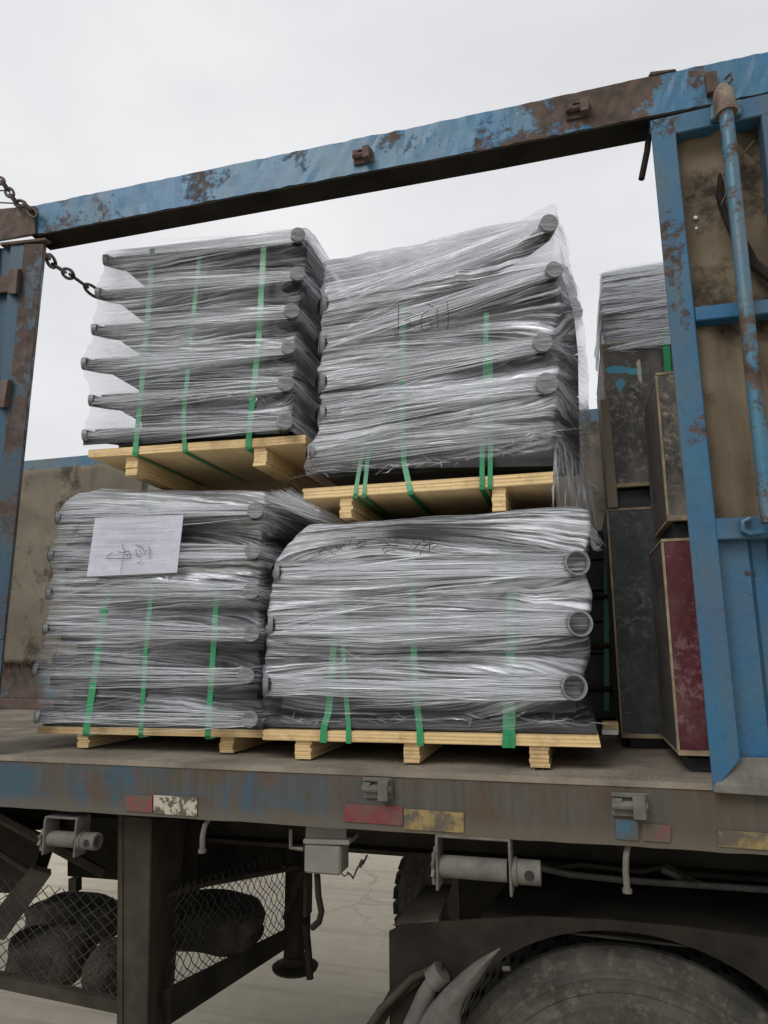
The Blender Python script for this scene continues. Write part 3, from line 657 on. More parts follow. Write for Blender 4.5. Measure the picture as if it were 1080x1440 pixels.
# gate on the right, standing on the rail
G = thing('side_gate', 'bright blue framed side gate with tan canvas, right of the wrapped pallets', 'truck gate', (0.440,-0.030,1.477), 'side gates of the trailer')
yf = -.03
def gp(name, pts, d=.055, m='blue', bev=.003, lab=None): return MB().slab(pts, (0, d, 0)).build(name, M[m], G, bevel=bev, label=lab)
MB().hexa([(0.316,-0.030,1.466), (0.386,-0.030,1.548), (0.385,-0.030,3.342), (0.316,-0.030,3.392)], [(0.327,0.030,1.471), (0.392,0.030,1.553), (0.396,0.030,3.360), (0.330,0.030,3.413)]).build('frame_stile', M['blue'], G, bevel=.0025)
XR = 1.05
def rail_px(name, l, yl_t, yl_b, r, yr_t, yr_b, m='blue'): pass
gp('frame_rail', [(0.386,-0.028,3.335), (0.819,-0.028,3.349), (0.827,-0.028,3.420), (0.317,-0.028,3.396)], .058)
gp('frame_rail', [(0.387,-0.026,2.729), (0.745,-0.026,2.723), (0.750,-0.026,2.766), (0.387,-0.026,2.772)], .045)
gp('frame_rail', [(0.382,-0.026,2.102), (0.670,-0.026,2.101), (0.677,-0.026,2.156), (0.382,-0.026,2.160)], .045)
MB().hexa([(0.315,-0.034,1.467), (0.591,-0.034,1.460), (0.594,-0.034,1.483), (0.317,-0.034,1.486)], [(0.391,0.000,1.537), (0.612,0.000,1.541), (0.613,0.000,1.554), (0.392,0.000,1.551)]).build('frame_rail', M['winch'], G, bevel=.002, label='dusty grey bottom rail of the gate')
gp('frame_stile', [(0.608,-0.027,2.700), (0.664,-0.027,2.692), (0.684,-0.027,3.356), (0.618,-0.027,3.348)], .05)
gp('frame_stile', [(0.573,-0.027,1.542), (0.626,-0.027,1.544), (0.664,-0.027,2.688), (0.607,-0.027,2.696)], .05)
# pressed blue sheet in the lower bay
b = MB()
us = [0, .36, .43, .60, .66, 1.0]; dys = [.012, .012, .036, .036, .012, .012]
lo = [lerp((0.386,0.000,1.537), (0.603,0.000,1.534), u) for u in us]; up = [lerp((0.390,0.000,2.119), (0.598,0.000,2.116), u) for u in us]
for i in range(5):
    b.slab([(lo[i][0], dys[i], lo[i][2]), (lo[i + 1][0], dys[i + 1], lo[i + 1][2]), (up[i + 1][0], dys[i + 1], up[i + 1][2]), (up[i][0], dys[i], up[i][2])], (0, .004, 0))
b.build('sheet_panel', M['blue'], G)
b = MB(); b.lathe((0.457,0.012,2.015), (0, -1, 0), [(0, .007), (.004, .006), (.006, .001)], 10); b.build('rivet', M['rust'], G)
# canvas sheets with sag and creases
def canvas(tl, tr, bl, br, nx, ny, mat, parent, amp=.008, sag=.02, name='canvas_sheet', seed=0, fray=0):
    r_ = np.random.default_rng(seed); ph = r_.uniform(0, 6.28, 12); b = MB(); vs = []
    hole = set()
    for j in range(ny + 1):
        for i in range(nx + 1):
            u, v = i / nx, j / ny; q = lerp(lerp(bl, br, u), lerp(tl, tr, u), v)
            y = q[1] + amp * (math.sin(9 * u + ph[0] + 2 * v) * .6 + math.sin(17 * u - 5 * v + ph[1]) * .35 + math.sin(23 * v + 6 * u + ph[2]) * .25) + amp * 1.2 * math.exp(-((v - .93) / .05) ** 2) * math.sin(5 * u + ph[3])
            y -= amp * 2 * math.exp(-((u * .8 + v - 1.25) / .035) ** 2)
            z = q[2] - sag * math.exp(-((1 - v) / .08)) * math.sin(math.pi * min(1, u * 1.9)) ** 1 * (1 if u < .53 else 0)
            if fray and j == 0: z += r_.uniform(-fray, fray)
            vs.append((q[0], y, z))
    w = nx + 1; fs = []
    for j in range(ny):
        for i in range(nx):
            fs.append((j * w + i, j * w + i + 1, (j + 1) * w + i + 1, (j + 1) * w + i))
    b.add(vs, fs); o = b.build(name, mat, parent, smooth=True)
    sm = o.modifiers.new('thickness', 'SOLIDIFY'); sm.thickness = .0025
    return o
cv = canvas((0.375,0.034,3.376), (0.747,0.034,3.389), (0.378,0.034,2.784), (0.682,0.034,2.776), 50, 60, M['tarp'], G, .012, .026, seed=3)
canvas((0.375,0.030,2.755), (0.678,0.030,2.748), (0.371,0.030,2.159), (0.645,0.030,2.157), 50, 60, M['tarp'], G, .012, .012, seed=8)
for (q, rr) in (((0.426,0.026,3.081), .0035), ((0.425,0.026,3.046), .0025)):
    MB().lathe(q, (0, -1, 0), [(0, rr * 1.9), (.002, rr * 1.6), (.0022, .0005)], 7).build('torn_hole_light', M['scrap'], cv)  # white disc stands in for sky light through a torn hole
MB().tube([(0.604,0.020,3.298), (0.583,0.020,3.274), (0.553,0.020,3.247)], .0022, 5).build('cord', M['tarp2'], cv)
MB().tube([(0.503,0.000,3.204), (0.509,0.000,3.165), (0.509,0.000,3.128), (0.492,0.000,3.093)], .0014, 5).build('cord', M['tarp2'], cv)
cb = MB()
prev = None
cpts = [(0.504,0.010,3.199), (0.494,0.010,3.130), (0.500,0.010,3.071), (0.516,0.010,2.999), (0.543,0.000,2.953), (0.559,0.000,2.890), (0.607,0.000,2.832)]
cb.tube(cpts, [.008, .012, .009, .008, .012, .016, .014], 8)
cb.build('rope', M['grime'], cv, smooth=True)
# locking bar with its socket
lb = MB().tube([(0.514,-0.075,3.332), (0.510,-0.075,2.990), (0.504,-0.075,2.588), (0.503,-0.075,2.312), (0.501,-0.075,2.133)], .0195, 16).build('locking_bar', M['lockbar'], G, smooth=True)
q = (0.515,-0.070,3.379)
MB().lathe((q[0] + .001, q[1], q[2] - .045), (-.03, 0, 1), [(0, .02), (0, .030), (.008, .031), (.012, .027), (.05, .029), (.075, .026), (.095, .014), (.10, .001)], 18).build('bar_socket', M['socket'], lb, smooth=True)
MB().slab([(0.479,-0.050,3.342), (0.563,-0.050,3.342), (0.568,-0.050,3.393), (0.484,-0.050,3.394)], (0, .02, 0)).build('bar_socket', M['lockbar'], lb, bevel=.004)
q = (0.466,-0.040,2.132)
MB().tube([(q[0] - .0, q[1], q[2] + .02), (q[0] - .018, q[1], q[2] + .012), (q[0] - .02, q[1], q[2] - .01), (q[0] - .004, q[1], q[2] - .02), (q[0] + .06, q[1] - .01, q[2] - .014)], .008, 8).build('latch_hook', M['blue'], lb, smooth=True)

# far side gates
def fargate(x0, x1, label, seed):
    z0, z1 = 1.482, 3.05; y = 1.6
    G = thing('side_gate', label, 'truck gate', ((x0 + x1) / 2, y, z0), 'side gates of the trailer')
    b = lambda n, a, c, m: MB().box(a, c).build(n, M[m], G, bevel=.003)
    b('frame_rail', (x0, y, z1 - .075), (x1, y + .06, z1), 'blue2')
    b('frame_rail', (x0, y, z0), (x1, y + .06, z0 + .06), 'rust')
    b('frame_stile', (x0, y + .001, z0 + .061), (x0 + .06, y + .061, z1 - .076), 'blue2')
    b('frame_stile', (x1 - .06, y + .001, z0 + .061), (x1, y + .061, z1 - .076), 'blue2')
    b('sheet_panel', (x0 + .061, y + .03, z0 + .061), (x1 - .061, y + .05, z0 + .42), 'beamrust')
    b('sheet_panel', (x0 + .061, y + .03, z0 + .421), (x1 - .061, y + .045, z1 - .08), 'grime2')
    canvas((x0, y - .006, z1 - .07), (x1, y - .006, z1 - .07), (x0, y - .006, z0 + .27), (x1, y - .006, z0 + .27), 70, 40, M['tarp2'], G, .008, .0, seed=seed, fray=.008)
    fr = MB()
    for k in range(150):
        xx = random.uniform(x0, x1); ll = random.uniform(.03, .12)
        fr.tube([(xx, y - .012, z0 + .29), (xx + random.uniform(-.02, .02), y - .014, z0 + .29 - ll * .5), (xx + random.uniform(-.03, .03), y - .012, z0 + .29 - ll)], .0012, 3, cap=False)
    fr.build('frayed_threads', M['tarp2'], G, kind='stuff')
    for k in range(2):
        xx = x0 + (x1 - x0) * (.33 + .36 * k)
        fr = MB().hexa([(xx, y - .016, z0 + .15), (xx + .03, y - .016, z0 + .12), (xx + .06, y - .016, z0 + .47), (xx, y - .016, z0 + .47)], [(xx, y - .010, z0 + .15), (xx + .03, y - .010, z0 + .12), (xx + .06, y - .010, z0 + .47), (xx, y - .010, z0 + .47)]).build('torn_canvas_strip', M['tarp2'], G)
fargate(-4.35, -2.50, 'weathered canvas gate behind the lower left pallet, seen beside the corner post', 1)
fargate(-2.46, -.72, 'far side gate hidden mostly behind the four wrapped pallets', 2)
fargate(-.68, 1.30, 'far side gate showing as a pale cracked strip beside the black plywood crates', 4)

# chains
def link_chain(name, pts, sz, wr, label, wd=.27):
    b = MB(); P = [V(*p) for p in pts]; L_ = [0]
    for i in range(1, len(P)): L_.append(L_[-1] + (P[i] - P[i - 1]).length)
    n = max(2, int(L_[-1] / (sz * .74)))
    for k in range(n):
        s_ = (k + .5) / n * L_[-1]; i = max(j for j in range(len(P) - 1) if L_[j] <= s_)
        t_ = (s_ - L_[i]) / (L_[i + 1] - L_[i]); c = P[i].lerp(P[i + 1], t_); d = (P[i + 1] - P[i]).normalized()
        side = d.cross(V(0, 1, 0)).normalized() if k % 2 else V(0, 1, 0); side = (side + V(0, .25, 0)).normalized()
        ring = []
        for a in range(14):
            an = 2 * math.pi * a / 14; ca, sa = math.cos(an), math.sin(an)
            ring.append(c + d * (sz * .5 * ca) + side * (sz * wd * sa))
        b.tube(ring, wr, 6, closed=True)
    return tag(b.build(name, M['chain'], None, smooth=True), label, 'chain')
link_chain('tie_chain', [(-2.234,-0.030,3.776), (-2.097,-0.030,3.663), (-2.027,-0.030,3.566), (-1.970,-0.030,3.537), (-1.924,-0.030,3.485)], .055, .006, 'rusty chain slung over the top left corner of the frame')
link_chain('tie_chain', [(-2.013,0.100,3.438), (-2.112,0.300,3.493), (-2.184,0.500,3.561), (-2.195,0.700,3.572)], .135, .0075, 'dark long link chain from the corner post to behind the upper left bundle', .15)
b = MB().tube([(-2.215,0.000,3.675), (-2.100,-0.000,3.653), (-2.058,0.000,3.593)], .003, 5).tube([(-2.208,0.000,3.622), (-2.064,-0.000,3.588), (-1.958,0.000,3.548)], .003, 5)
tag(b.build('wire_tie', M['chain'], None), 'thin wire looped beside the chain on the rusty top left corner', 'wire')
b = MB(); random.seed(5)
pp = [(-0.671,0.060,1.190), (-0.652,0.060,1.176), (-0.639,0.060,1.204), (-0.622,0.060,1.216), (-0.682,0.300,1.170)]
b.tube(pp, .003, 5).tube([(-0.689,0.060,1.185), (-0.680,0.060,1.178), (-0.663,0.060,1.187), (-0.652,0.060,1.172)], .002, 5).tube([(-0.633,0.060,1.206), (-0.624,0.060,1.224)], .006, 5)
tag(b.build('rope_scrap', M['wire'], None), 'frayed black cord scrap dangling beside the grey junction box', 'cord')

# sacks in the basket
def sack(c, r, seed, label):
    r_ = np.random.default_rng(seed); bm = bmesh.new(); bmesh.ops.create_icosphere(bm, subdivisions=4, radius=1)
    ph = r_.uniform(0, 6.28, 9)
    for v in bm.verts:
        x, y, z = v.co; k = 1 + .05 * math.sin(4 * x + ph[0] + 2 * z) + .05 * math.sin(7 * z + ph[1] + 3 * x) + .018 * math.sin(9 * x - 6 * z + ph[2]) + .008 * math.sin(15 * z + 8 * x + ph[3])
        sg = lambda q: math.copysign(abs(q) ** .72, q)
        v.co = (sg(x) * r[0] * k, sg(y) * r[1] * k, sg(z) * r[2] * k)
    me = bpy.data.meshes.new('sack'); bm.to_mesh(me); bm.free(); me.materials.append(M['sack'])
    for p in me.polygons: p.use_smooth = True
    o = bpy.data.objects.new('sack', me); COL.objects.link(o); o.location = c
    return tag(o, label, 'sack', 'sacks in the wire basket')
sack((-1.867,0.320,0.753), (.145, .11, .095), 1, 'plump dark sack lying at the front of the wire basket')
sack((-1.598,0.300,0.742), (.075, .11, .085), 2, 'small dark sack tucked beside the support column')
sack((-1.957,0.550,0.790), (.20, .12, .075), 3, 'flat black sack lying behind the plump front sack')
sack((-1.421,0.620,0.801), (.22, .16, .085), 4, 'long dark sack right of the support column behind the mesh')

# ------------------------------------------------------------------ pallets
def pallet(name_label, fl, fr, th, depth, bearers, mat, slope=0.0, seed=0):
    """fl, fr: lower front corners of the top board"""
    r_ = random.Random(seed)
    P = thing('pallet', name_label, 'pallet', lerp(fl, fr, .5), 'plywood pallets under the bundles')
    nl = 3
    b = MB()
    for k in range(nl):
        z0 = th * k / nl; z1 = th * (k + 1) / nl; j = r_.uniform(0, .0012); e0 = r_.uniform(0, .005); e1 = r_.uniform(0, .005)
        b.hexa([(fl[0] - e0, fl[1] - j, fl[2] + z0), (fr[0] + e1, fr[1] - j, fr[2] + z0), (fr[0] + e1, fr[1] - j, fr[2] + z1 - .0002), (fl[0] - e0, fl[1] - j, fl[2] + z1 - .0002)],
               [(fl[0] - e0, fl[1] + depth, fl[2] + z0), (fr[0] + e1, fr[1] + depth, fr[2] + z0), (fr[0] + e1, fr[1] + depth, fr[2] + z1 - .0002), (fl[0] - e0, fl[1] + depth, fl[2] + z1 - .0002)])
    b.build('top_board', M[mat], P)
    b = MB().hexa([(fl[0] + .004, fl[1] + .003, fl[2] - .0015), (fr[0] - .004, fr[1] + .003, fr[2] - .0015), (fr[0] - .004, fr[1] + .003, fr[2] - .0002), (fl[0] + .004, fl[1] + .003, fl[2] - .0002)],
                  [(fl[0] + .004, fl[1] + depth - .004, fl[2] - .0015), (fr[0] - .004, fr[1] + depth - .004, fr[2] - .0015), (fr[0] - .004, fr[1] + depth - .004, fr[2] - .0002), (fl[0] + .004, fl[1] + depth - .004, fl[2] - .0002)])
    b.build('bottom_veneer', M['plyface'], P)
    for (bl, br, zb) in bearers:
        zt = min(fl[2] + (fr[2] - fl[2]) * (bl[0] - fl[0]) / (fr[0] - fl[0]), fl[2] + (fr[2] - fl[2]) * (br[0] - fl[0]) / (fr[0] - fl[0])) - .0016
        n = 5; bb = MB(); h = (zt - zb) / n
        for k in range(n):
            j = r_.uniform(-.003, .003); ww = r_.uniform(-.002, .002)
            bb.box((bl[0] + ww, bl[1] + j, zb + k * h + .0005), (br[0] + ww + r_.uniform(-.002, .002), bl[1] + depth - .01 + j, zb + (k + 1) * h - .0005))
        bb.build('bearer', M[mat], P)
    return P
def bz(a, b): return b
PBR = pallet('pale plywood pallet under the lower right bundle', (-0.972,0.120,1.542), (0.055,0.120,1.548), .030, .80,
    [((-0.868,0.130,1.501), (-0.815,0.130,1.503), DZ + .006), ((-0.514,0.130,1.512), (-0.464,0.130,1.513), DZ + .006), ((-0.141,0.130,1.523), (-0.087,0.130,1.525), DZ + .006)], 'wood', seed=1)
PBL = pallet('plywood pallet under the lower left bundle, next to the corner post', (-1.895,0.190,1.533), (-0.986,0.190,1.540), .024, .80,
    [((-1.732,0.200,1.489), (-1.685,0.200,1.490), DZ + .006), ((-1.169,0.200,1.505), (-1.119,0.200,1.506), DZ + .006)], 'wood', seed=2)
PTL = pallet('yellow plywood pallet under the upper left bundle', (-1.730,0.140,2.543), (-0.855,0.140,2.524), .030, .75,
    [((-1.580,0.160,2.504), (-1.531,0.160,2.500), (-1.570,0.150,2.465)[2]), ((-1.052,0.150,2.487), (-1.005,0.150,2.483), (-1.051,0.150,2.458)[2])], 'wood2', seed=3)
PTR = pallet('yellow plywood pallet under the upper right bundle', (-0.857,0.140,2.326), (-0.033,0.140,2.325), .036, .62,
    [((-0.730,0.150,2.288), (-0.688,0.150,2.285), (-0.730,0.150,2.254)[2]), ((-0.221,0.150,2.292), (-0.179,0.150,2.289), (-0.223,0.150,2.248)[2])], 'wood2', seed=4)

# ------------------------------------------------------------------ wrapped bundles
def vnoise(u, v, seed):
    r_ = np.random.default_rng(seed); g = r_.standard_normal((256, 256)); u = u % 255; v = v % 255
    i = np.floor(u).astype(int); j = np.floor(v).astype(int); fu = u - i; fv = v - j; fu = fu * fu * (3 - 2 * fu); fv = fv * fv * (3 - 2 * fv)
    a = g[i % 256, j % 256]; b = g[(i + 1) % 256, j % 256]; c = g[i % 256, (j + 1) % 256]; d = g[(i + 1) % 256, (j + 1) % 256]
    return (a * (1 - fu) + b * fu) * (1 - fv) + (c * (1 - fu) + d * fu) * fv
def film_mesh(name, levels, parent, seed, hump=.03, amp=1.0, mat=None, nf=150, tuck=.25, leftclear=0, rightdark=.75, discs=(), lp=.15):
    """levels: (L, R, RB, LB, tv, dens) corner loops from the bottom up; the film closes over the top"""
    lv = [list(l) for l in levels]; L, R, RB, LB, tv, dn = lv[-1]
    midy = (max(RB[1], LB[1]) + L[1]) / 2
    for k, (s_, hz) in enumerate(((.12, .35), (.35, .85), (.7, 1.0), (.98, 1.0))):
        def mv(p): return (p[0] + (( (L[0] + R[0]) / 2) - p[0]) * .04 * s_, p[1] + (midy - p[1]) * s_, p[2] + hump * hz)
        lv.append([mv(L), mv(R), mv(RB), mv(LB), tv + .08 * (k + 1), dn])
    # vertical sampling
    rows = []
    for a, b in zip(lv[:-1], lv[1:]):
        d = max(np.linalg.norm(np.subtract(a[q], b[q])) for q in range(4)); n = max(2, int(d / .0065))
        n = min(n, 30)
        for k in range(n):
            t = k / n; rows.append([np.array(a[q]) * (1 - t) + np.array(b[q]) * t for q in range(4)] + [a[4] * (1 - t) + b[4] * t, a[5] * (1 - t) + b[5] * t])
    a = lv[-1]; rows.append([np.array(a[q], float) for q in range(4)] + [a[4], a[5]])
    C = np.array([[r[q] for q in range(4)] for r in rows])
    nl_ = len(rows) - 30
    for q in (0, 1): 
        y = C[:, q, 1]; lim = y < np.median(y) + .045; C[:, q, 1] = np.where(lim, np.median(y) + (y - np.median(y)) * .5, y)
    tv = np.array([r[4] for r in rows]); dn = np.array([r[5] for r in rows])
    # light vertical smoothing
    Cs = C.copy()
    for it in range(2): Cs[1:-1] = (Cs[:-2] + 2 * Cs[1:-1] + Cs[2:]) / 4
    C = Cs
    ns = (nf, 44, 50, 44); cols = []; seg = []
    for q in range(4):
        n = ns[q]; t = (np.arange(n) / n)[None, :, None]; p, r = C[:, q][:, None], C[:, (q + 1) % 4][:, None]
        cols.append(p * (1 - t) + r * t)
    G_ = np.concatenate(cols, 1); nr, nc = G_.shape[:2]
    for it in range(3): G_ = (np.roll(G_, 1, 1) + 2 * G_ + np.roll(G_, -1, 1)) / 4
    s = np.cumsum(np.linalg.norm(G_ - np.roll(G_, 1, 1), axis=2), 1)
    du = np.roll(G_, -1, 1) - np.roll(G_, 1, 1); dv = np.gradient(G_, axis=0)
    nrm = np.cross(du, dv); nrm /= np.linalg.norm(nrm, axis=2, keepdims=True) + 1e-9
    cen = G_.mean((0, 1)); 
    zR, zL = C[:, 1, 2], C[:, 0, 2]; Hh = zR.max() - zR.min() + 1e-6
    dz = np.abs(np.diff(zR, prepend=zR[0])) + np.abs(np.diff(zL, prepend=zL[0])) + 1e-5; geo = np.cumsum(dz); geo /= geo[-1]
    band = np.zeros(len(zR))
    for (rc, rr, lc, lr) in discs: band = np.maximum(band, (np.abs(zR - rc[2]) < rr * 1.08).astype(float))
    cv_ = np.cumsum(dz * (1 + 11 * band)); cv_ /= cv_[-1]
    # keep each row's own range so the two mappings stay aligned
    if len(discs):
        ce = sorted(d[0][2] for d in discs); kn = [zR.min()] + ce + [zR.max()]
        o_ = np.argsort(zR, kind='stable'); ga = np.interp(kn, zR[o_], geo[o_]); ca = np.interp(kn, zR[o_], cv_[o_]); cv_ = np.interp(cv_, ca, ga)
    uu = np.arange(nc) / nf; w_ = np.clip((uu - .22) / .78, 0, 1); w_ = np.where(uu > 1, np.clip(1 - (np.arange(nc) - nf) / 44, 0, 1), w_ ** 1.12)
    w_ = w_ + np.clip((.38 - uu) / .38, 0, 1) ** 1.15 * lp
    T_ = geo[:, None] * (1 - w_[None, :]) + cv_[:, None] * w_[None, :]
    T_ = T_ + .010 * vnoise(s * 1.7, geo[:, None] * 7 + 0 * s, seed + 9) * np.clip(np.abs(1 - uu) * 3, 0, 1)[None, :]
    dn = dn * (1 + .22 * vnoise(np.zeros(len(dn)), geo * 11, seed + 8))
    h = .0022 * vnoise(s * 3, T_ * 45, seed) + .0034 * vnoise(s * 5 + T_ * 3, T_ * 16, seed + 1) + .0012 * vnoise(s * 9 - T_ * 12, T_ * 90, seed + 2) + .0022 * vnoise(s * 22, T_ * 22, seed + 3) * (vnoise(s * 3, T_ * 6, seed + 4) > .6)
    G_ = G_ + nrm * (h * amp)[..., None]
    # taper of the density by noise
    dn = dn * .62 + .38 * np.convolve(np.pad(dn, 20, mode='edge'), np.ones(41) / 41, 'valid')
    D = dn[:, None] * (1.04 + .34 * vnoise(s * 2.2, T_ * 12, seed + 5) + .22 * vnoise(s * 5 + 3, s * 1.3 + T_ * 9, seed + 6))
    u = np.clip(np.arange(nc) / nf, 0, 1.3)[None, :]; wgt = np.clip((u - .35) / .55, 0, 1)
    D = np.where(D < 1, np.maximum(D, .02) ** (.72 + (rightdark + .28) * wgt), D)
    if len(discs): D = D * np.clip(.42 + 4.0 * geo, 0, 1)[:, None] * np.clip(.78 + .4 * geo, 0, 1)[:, None]      # fewer turns of film low down
    if leftclear:                                                  # single slack layer where nothing stands behind the film
        lc_ = np.clip(1 - u / .11, 0, 1) ** .7; D = D * (1 - leftclear * lc_); D[:, nf + 44:] *= (1 - leftclear)
    me = bpy.data.meshes.new(name); l = world_loc(parent)
    vs = (G_ - np.array(l)).reshape(-1, 3); idx = np.arange(nr * nc).reshape(nr, nc)
    f = np.stack([idx[:-1], np.roll(idx, -1, 1)[:-1], np.roll(idx, -1, 1)[1:], idx[1:]], -1).reshape(-1, 4)
    me.from_pydata(vs.tolist(), [], f.tolist())
    at = me.attributes.new('dens', 'FLOAT', 'POINT'); at.data.foreach_set('value', np.clip(D, .03, 1.2).reshape(-1).astype(np.float32))
    uvl = me.uv_layers.new(name='UVMap'); li = np.empty(len(me.loops), np.int32); me.loops.foreach_get('vertex_index', li)
    H_ = (levels[-1][0][2] - levels[0][0][2]); uv = np.stack([s.reshape(-1), (T_ * H_).reshape(-1)], 1)[li]
    uvl.data.foreach_set('uv', uv.reshape(-1).astype(np.float32))
    me.polygons.foreach_set('use_smooth', [True] * len(me.polygons)); me.materials.append(mat or M['film'])
    o = bpy.data.objects.new(name, me); COL.objects.link(o); o.parent = parent; return o
class Ribbons:
    def __init__(s): s.v = []; s.f = []; s.d = []
    def add(s, p, q, w, dens, bow=(0, 0, 0), out=(0, -1, 0), twist=0., n=7, fade=True):
        p = np.array(p); q = np.array(q); d = q - p; L_ = np.linalg.norm(d)
        if L_ < .01: return
        d = d / L_; out = np.array(out, float); side = np.cross(d, out); side /= np.linalg.norm(side) + 1e-9; o2 = np.cross(side, d)
        bow = np.array(bow); wob = rng.normal(0, .0012, (n + 1, 1)) * side
        for i in range(n + 1):
            t = i / n; c = p + (q - p) * t + bow * (4 * t * (1 - t)) + wob[i]
            tw = twist * math.sin(t * 3 + p[2] * 50); sd = side * math.cos(tw) + o2 * math.sin(tw)
            ww = w * (.55 + .45 * math.sin(math.pi * min(1, t * 1.1 + .05)))
            s.v += [tuple(c - sd * ww), tuple(c + sd * ww)]; fd = 1.0
            if fade: fd = min(1, (1 - t) * 5 + .05)
            s.d += [dens * fd, dens * fd]
            if i < n:
                k = len(s.v) - 2; s.f.append((k, k + 1, k + 3, k + 2))
    def build(s, name, parent):
        me = bpy.data.meshes.new(name); l = world_loc(parent); me.from_pydata([(a[0] - l[0], a[1] - l[1], a[2] - l[2]) for a in s.v], [], s.f)
        at = me.attributes.new('dens', 'FLOAT', 'POINT'); at.data.foreach_set('value', np.array(s.d, np.float32))
        me.materials.append(M['strand']); me.polygons.foreach_set('use_smooth', [True] * len(me.polygons))
        o = bpy.data.objects.new(name, me); COL.objects.link(o); o.parent = parent; o['kind'] = 'stuff'; return o
def strands(parent, rows, side, seed, spacing, nmain=80, wmax=.0022, dscale=1.0):
    """rows: (right centre, right radius, left centre, left radius) ; side: back right points per row"""
    R_ = random.Random(seed); rb = Ribbons(); nr = len(rows)
    for r, (rc, rr, lc, lr) in enumerate(rows):
        for k in range(nmain):
            a = R_.uniform(-1, 1); z0 = a * rr * .98; pa = (rc[0] - rr * .9 * math.sqrt(max(0, 1 - a * a)) , rc[1] + .004, rc[2] + z0)
            m = R_.random()
            if m < .5: zz = lc[2] + (a * .55 + R_.gauss(0, .10)) * spacing * 1.0; lx = lc[0] + .0 + abs(zz - lc[2]) * .25
            else:
                zz = lc[2] + R_.uniform(-1, 1) * lr; lx = lc[0] + .003
            far = R_.random() ** .5
            q = (lx, lc[1] - .002, zz)
            if m > .5: far = max(far, .45)
            q = lerp(pa, q, far)
            w = .0004 + wmax * R_.random() ** 3; dn = R_.uniform(.15, .75) * dscale * (1.0 if w < .0012 else .55)
            rb.add(pa, q, w, dn, (0, -R_.uniform(.001, .006), R_.gauss(0, .003)), twist=R_.uniform(-.9, .9), fade=far < .97)
        for k in range(int(nmain * .55)):      # fanning back from the left end
            a = R_.uniform(-1, 1); pa = (lc[0] + .004, lc[1] - .001, lc[2] + a * lr * .95)
            j = min(nr - 1, max(0, r + R_.choice((0,) * 9 + (1,)))); rc2 = rows[j][0]
            q = (rc2[0] - .02, rc2[1] + .005, rc2[2] + R_.gauss(0, .16) * spacing); q = lerp(pa, q, R_.uniform(.2, .8))
            w = .0004 + wmax * R_.random() ** 3; rb.add(pa, q, w, R_.uniform(.1, .6) * dscale, (0, -R_.uniform(.001, .003), R_.gauss(0, .003)), twist=R_.uniform(-.9, .9))
        if side:
            for k in range(int(nmain * .45)):   # round the corner to the back
                a = R_.uniform(-1, 1); pa = (rc[0] + rr * .95 * math.sqrt(max(0, 1 - a * a)), rc[1] + .006, rc[2] + a * rr)
                sp = side[r]; q = (sp[0] + .004, sp[1], sp[2] + R_.uniform(-.5, .5) * spacing)
                w = .0004 + wmax * R_.random() ** 3; rb.add(pa, lerp(pa, q, R_.uniform(.5, 1)), w, R_.uniform(.2, .9) * dscale, (R_.uniform(0, .006), 0, R_.gauss(0, .003)), out=(1, -.3, 0), twist=R_.uniform(-.9, .9))
        # short webs hanging between this row's end and the next one down
        if r > 0:
            pr = rows[r - 1][0]
            for k in range(0):
                a = R_.uniform(-1, 1); pa = (rc[0] + a * rr * .9, rc[1] + .006, rc[2] - rr * math.sqrt(1 - a * a) * .95)
                q = (pr[0] + R_.uniform(-1.2, 1) * rr, pr[1] + .01, pr[2] + rr * R_.uniform(.6, 1)); m_ = lerp(pa, q, R_.uniform(.3, 1))
                rb.add(pa, m_, .0004 + .0014 * R_.random() ** 2, R_.uniform(.15, .7) * dscale, (R_.gauss(0, .004), .012, 0), twist=1.2, n=5)
    return rb.build('film_folds', parent)
def pipe(parent, rc, rr, lc, lr, nrm_r, nrm_l, hollow, seed):
    """bent tube lying across the front of the bundle, its two ends sticking out under the film"""
    rc, lc = V(*rc), V(*lc) + V(-.004, lr * .35, 0); nr, nl = V(*nrm_r).normalized(), V(*nrm_l).normalized(); r = (rr + lr) / 2 * .9
    a = rc - nr * .07; b = lc - nl * .025 + V(.01, .035, 0)
    mid = (a + b) / 2 + V(0, .10, 0)
    pts = [rc, a.lerp(rc, .4), a, a.lerp(mid, .25) + V(0, .04, 0), mid, b.lerp(mid, .25) + V(0, .04, 0), b, b.lerp(lc, .6), lc]
    rad = [rr, rr * .98, rr * .95, r * .9, r * .9, r * .9, lr * .95, lr * .98, lr]
    o = MB().tube(pts, rad, 20, cap=False).build('bent_pipe', M['core'], parent, smooth=True)
    for c, n_, q in ((rc, nr, rr), (lc, nl, lr)):
        MB().lathe(c, n_, [(-.014, q * .99), (0, q * 1.0), (.002, q * .99), (.002, q * .86), (-.014, q * .84)], 28).build('pipe_end', M['endrim'], o, smooth=True)
        m = MB(); m.lathe(c + n_ * .0035, n_, [(.001, q * 1.0), (.0015, q * .7), (.0008, q * .35), (.0, .0003)], 28)
        cap = m.build('film_cap', M['caphollow' if hollow else 'cap'], o, smooth=True)
        if not hollow: pass
    return o
def cap_mat(name, a, col):
    t = NT(name); n = t.noise(1, sc3=(20, 20, 160), detail=4); tr = t.n('ShaderNodeBsdfTransparent'); ms = t.n('ShaderNodeMixShader')
    t.set(t.mix(t.ramp(n, .35, .65), tuple(x * .7 for x in col), col), .28, spec=.6); t.bump(n, .3, .002)
    t.l(t.ramp(n, .42, .66, a * .65, min(1, a * 1.5)), ms.inputs[0]); t.l(tr.outputs[0], ms.inputs[1]); t.l(t.b.outputs[0], ms.inputs[2]); t.l(ms.outputs[0], t.out.inputs[0]); return t.m
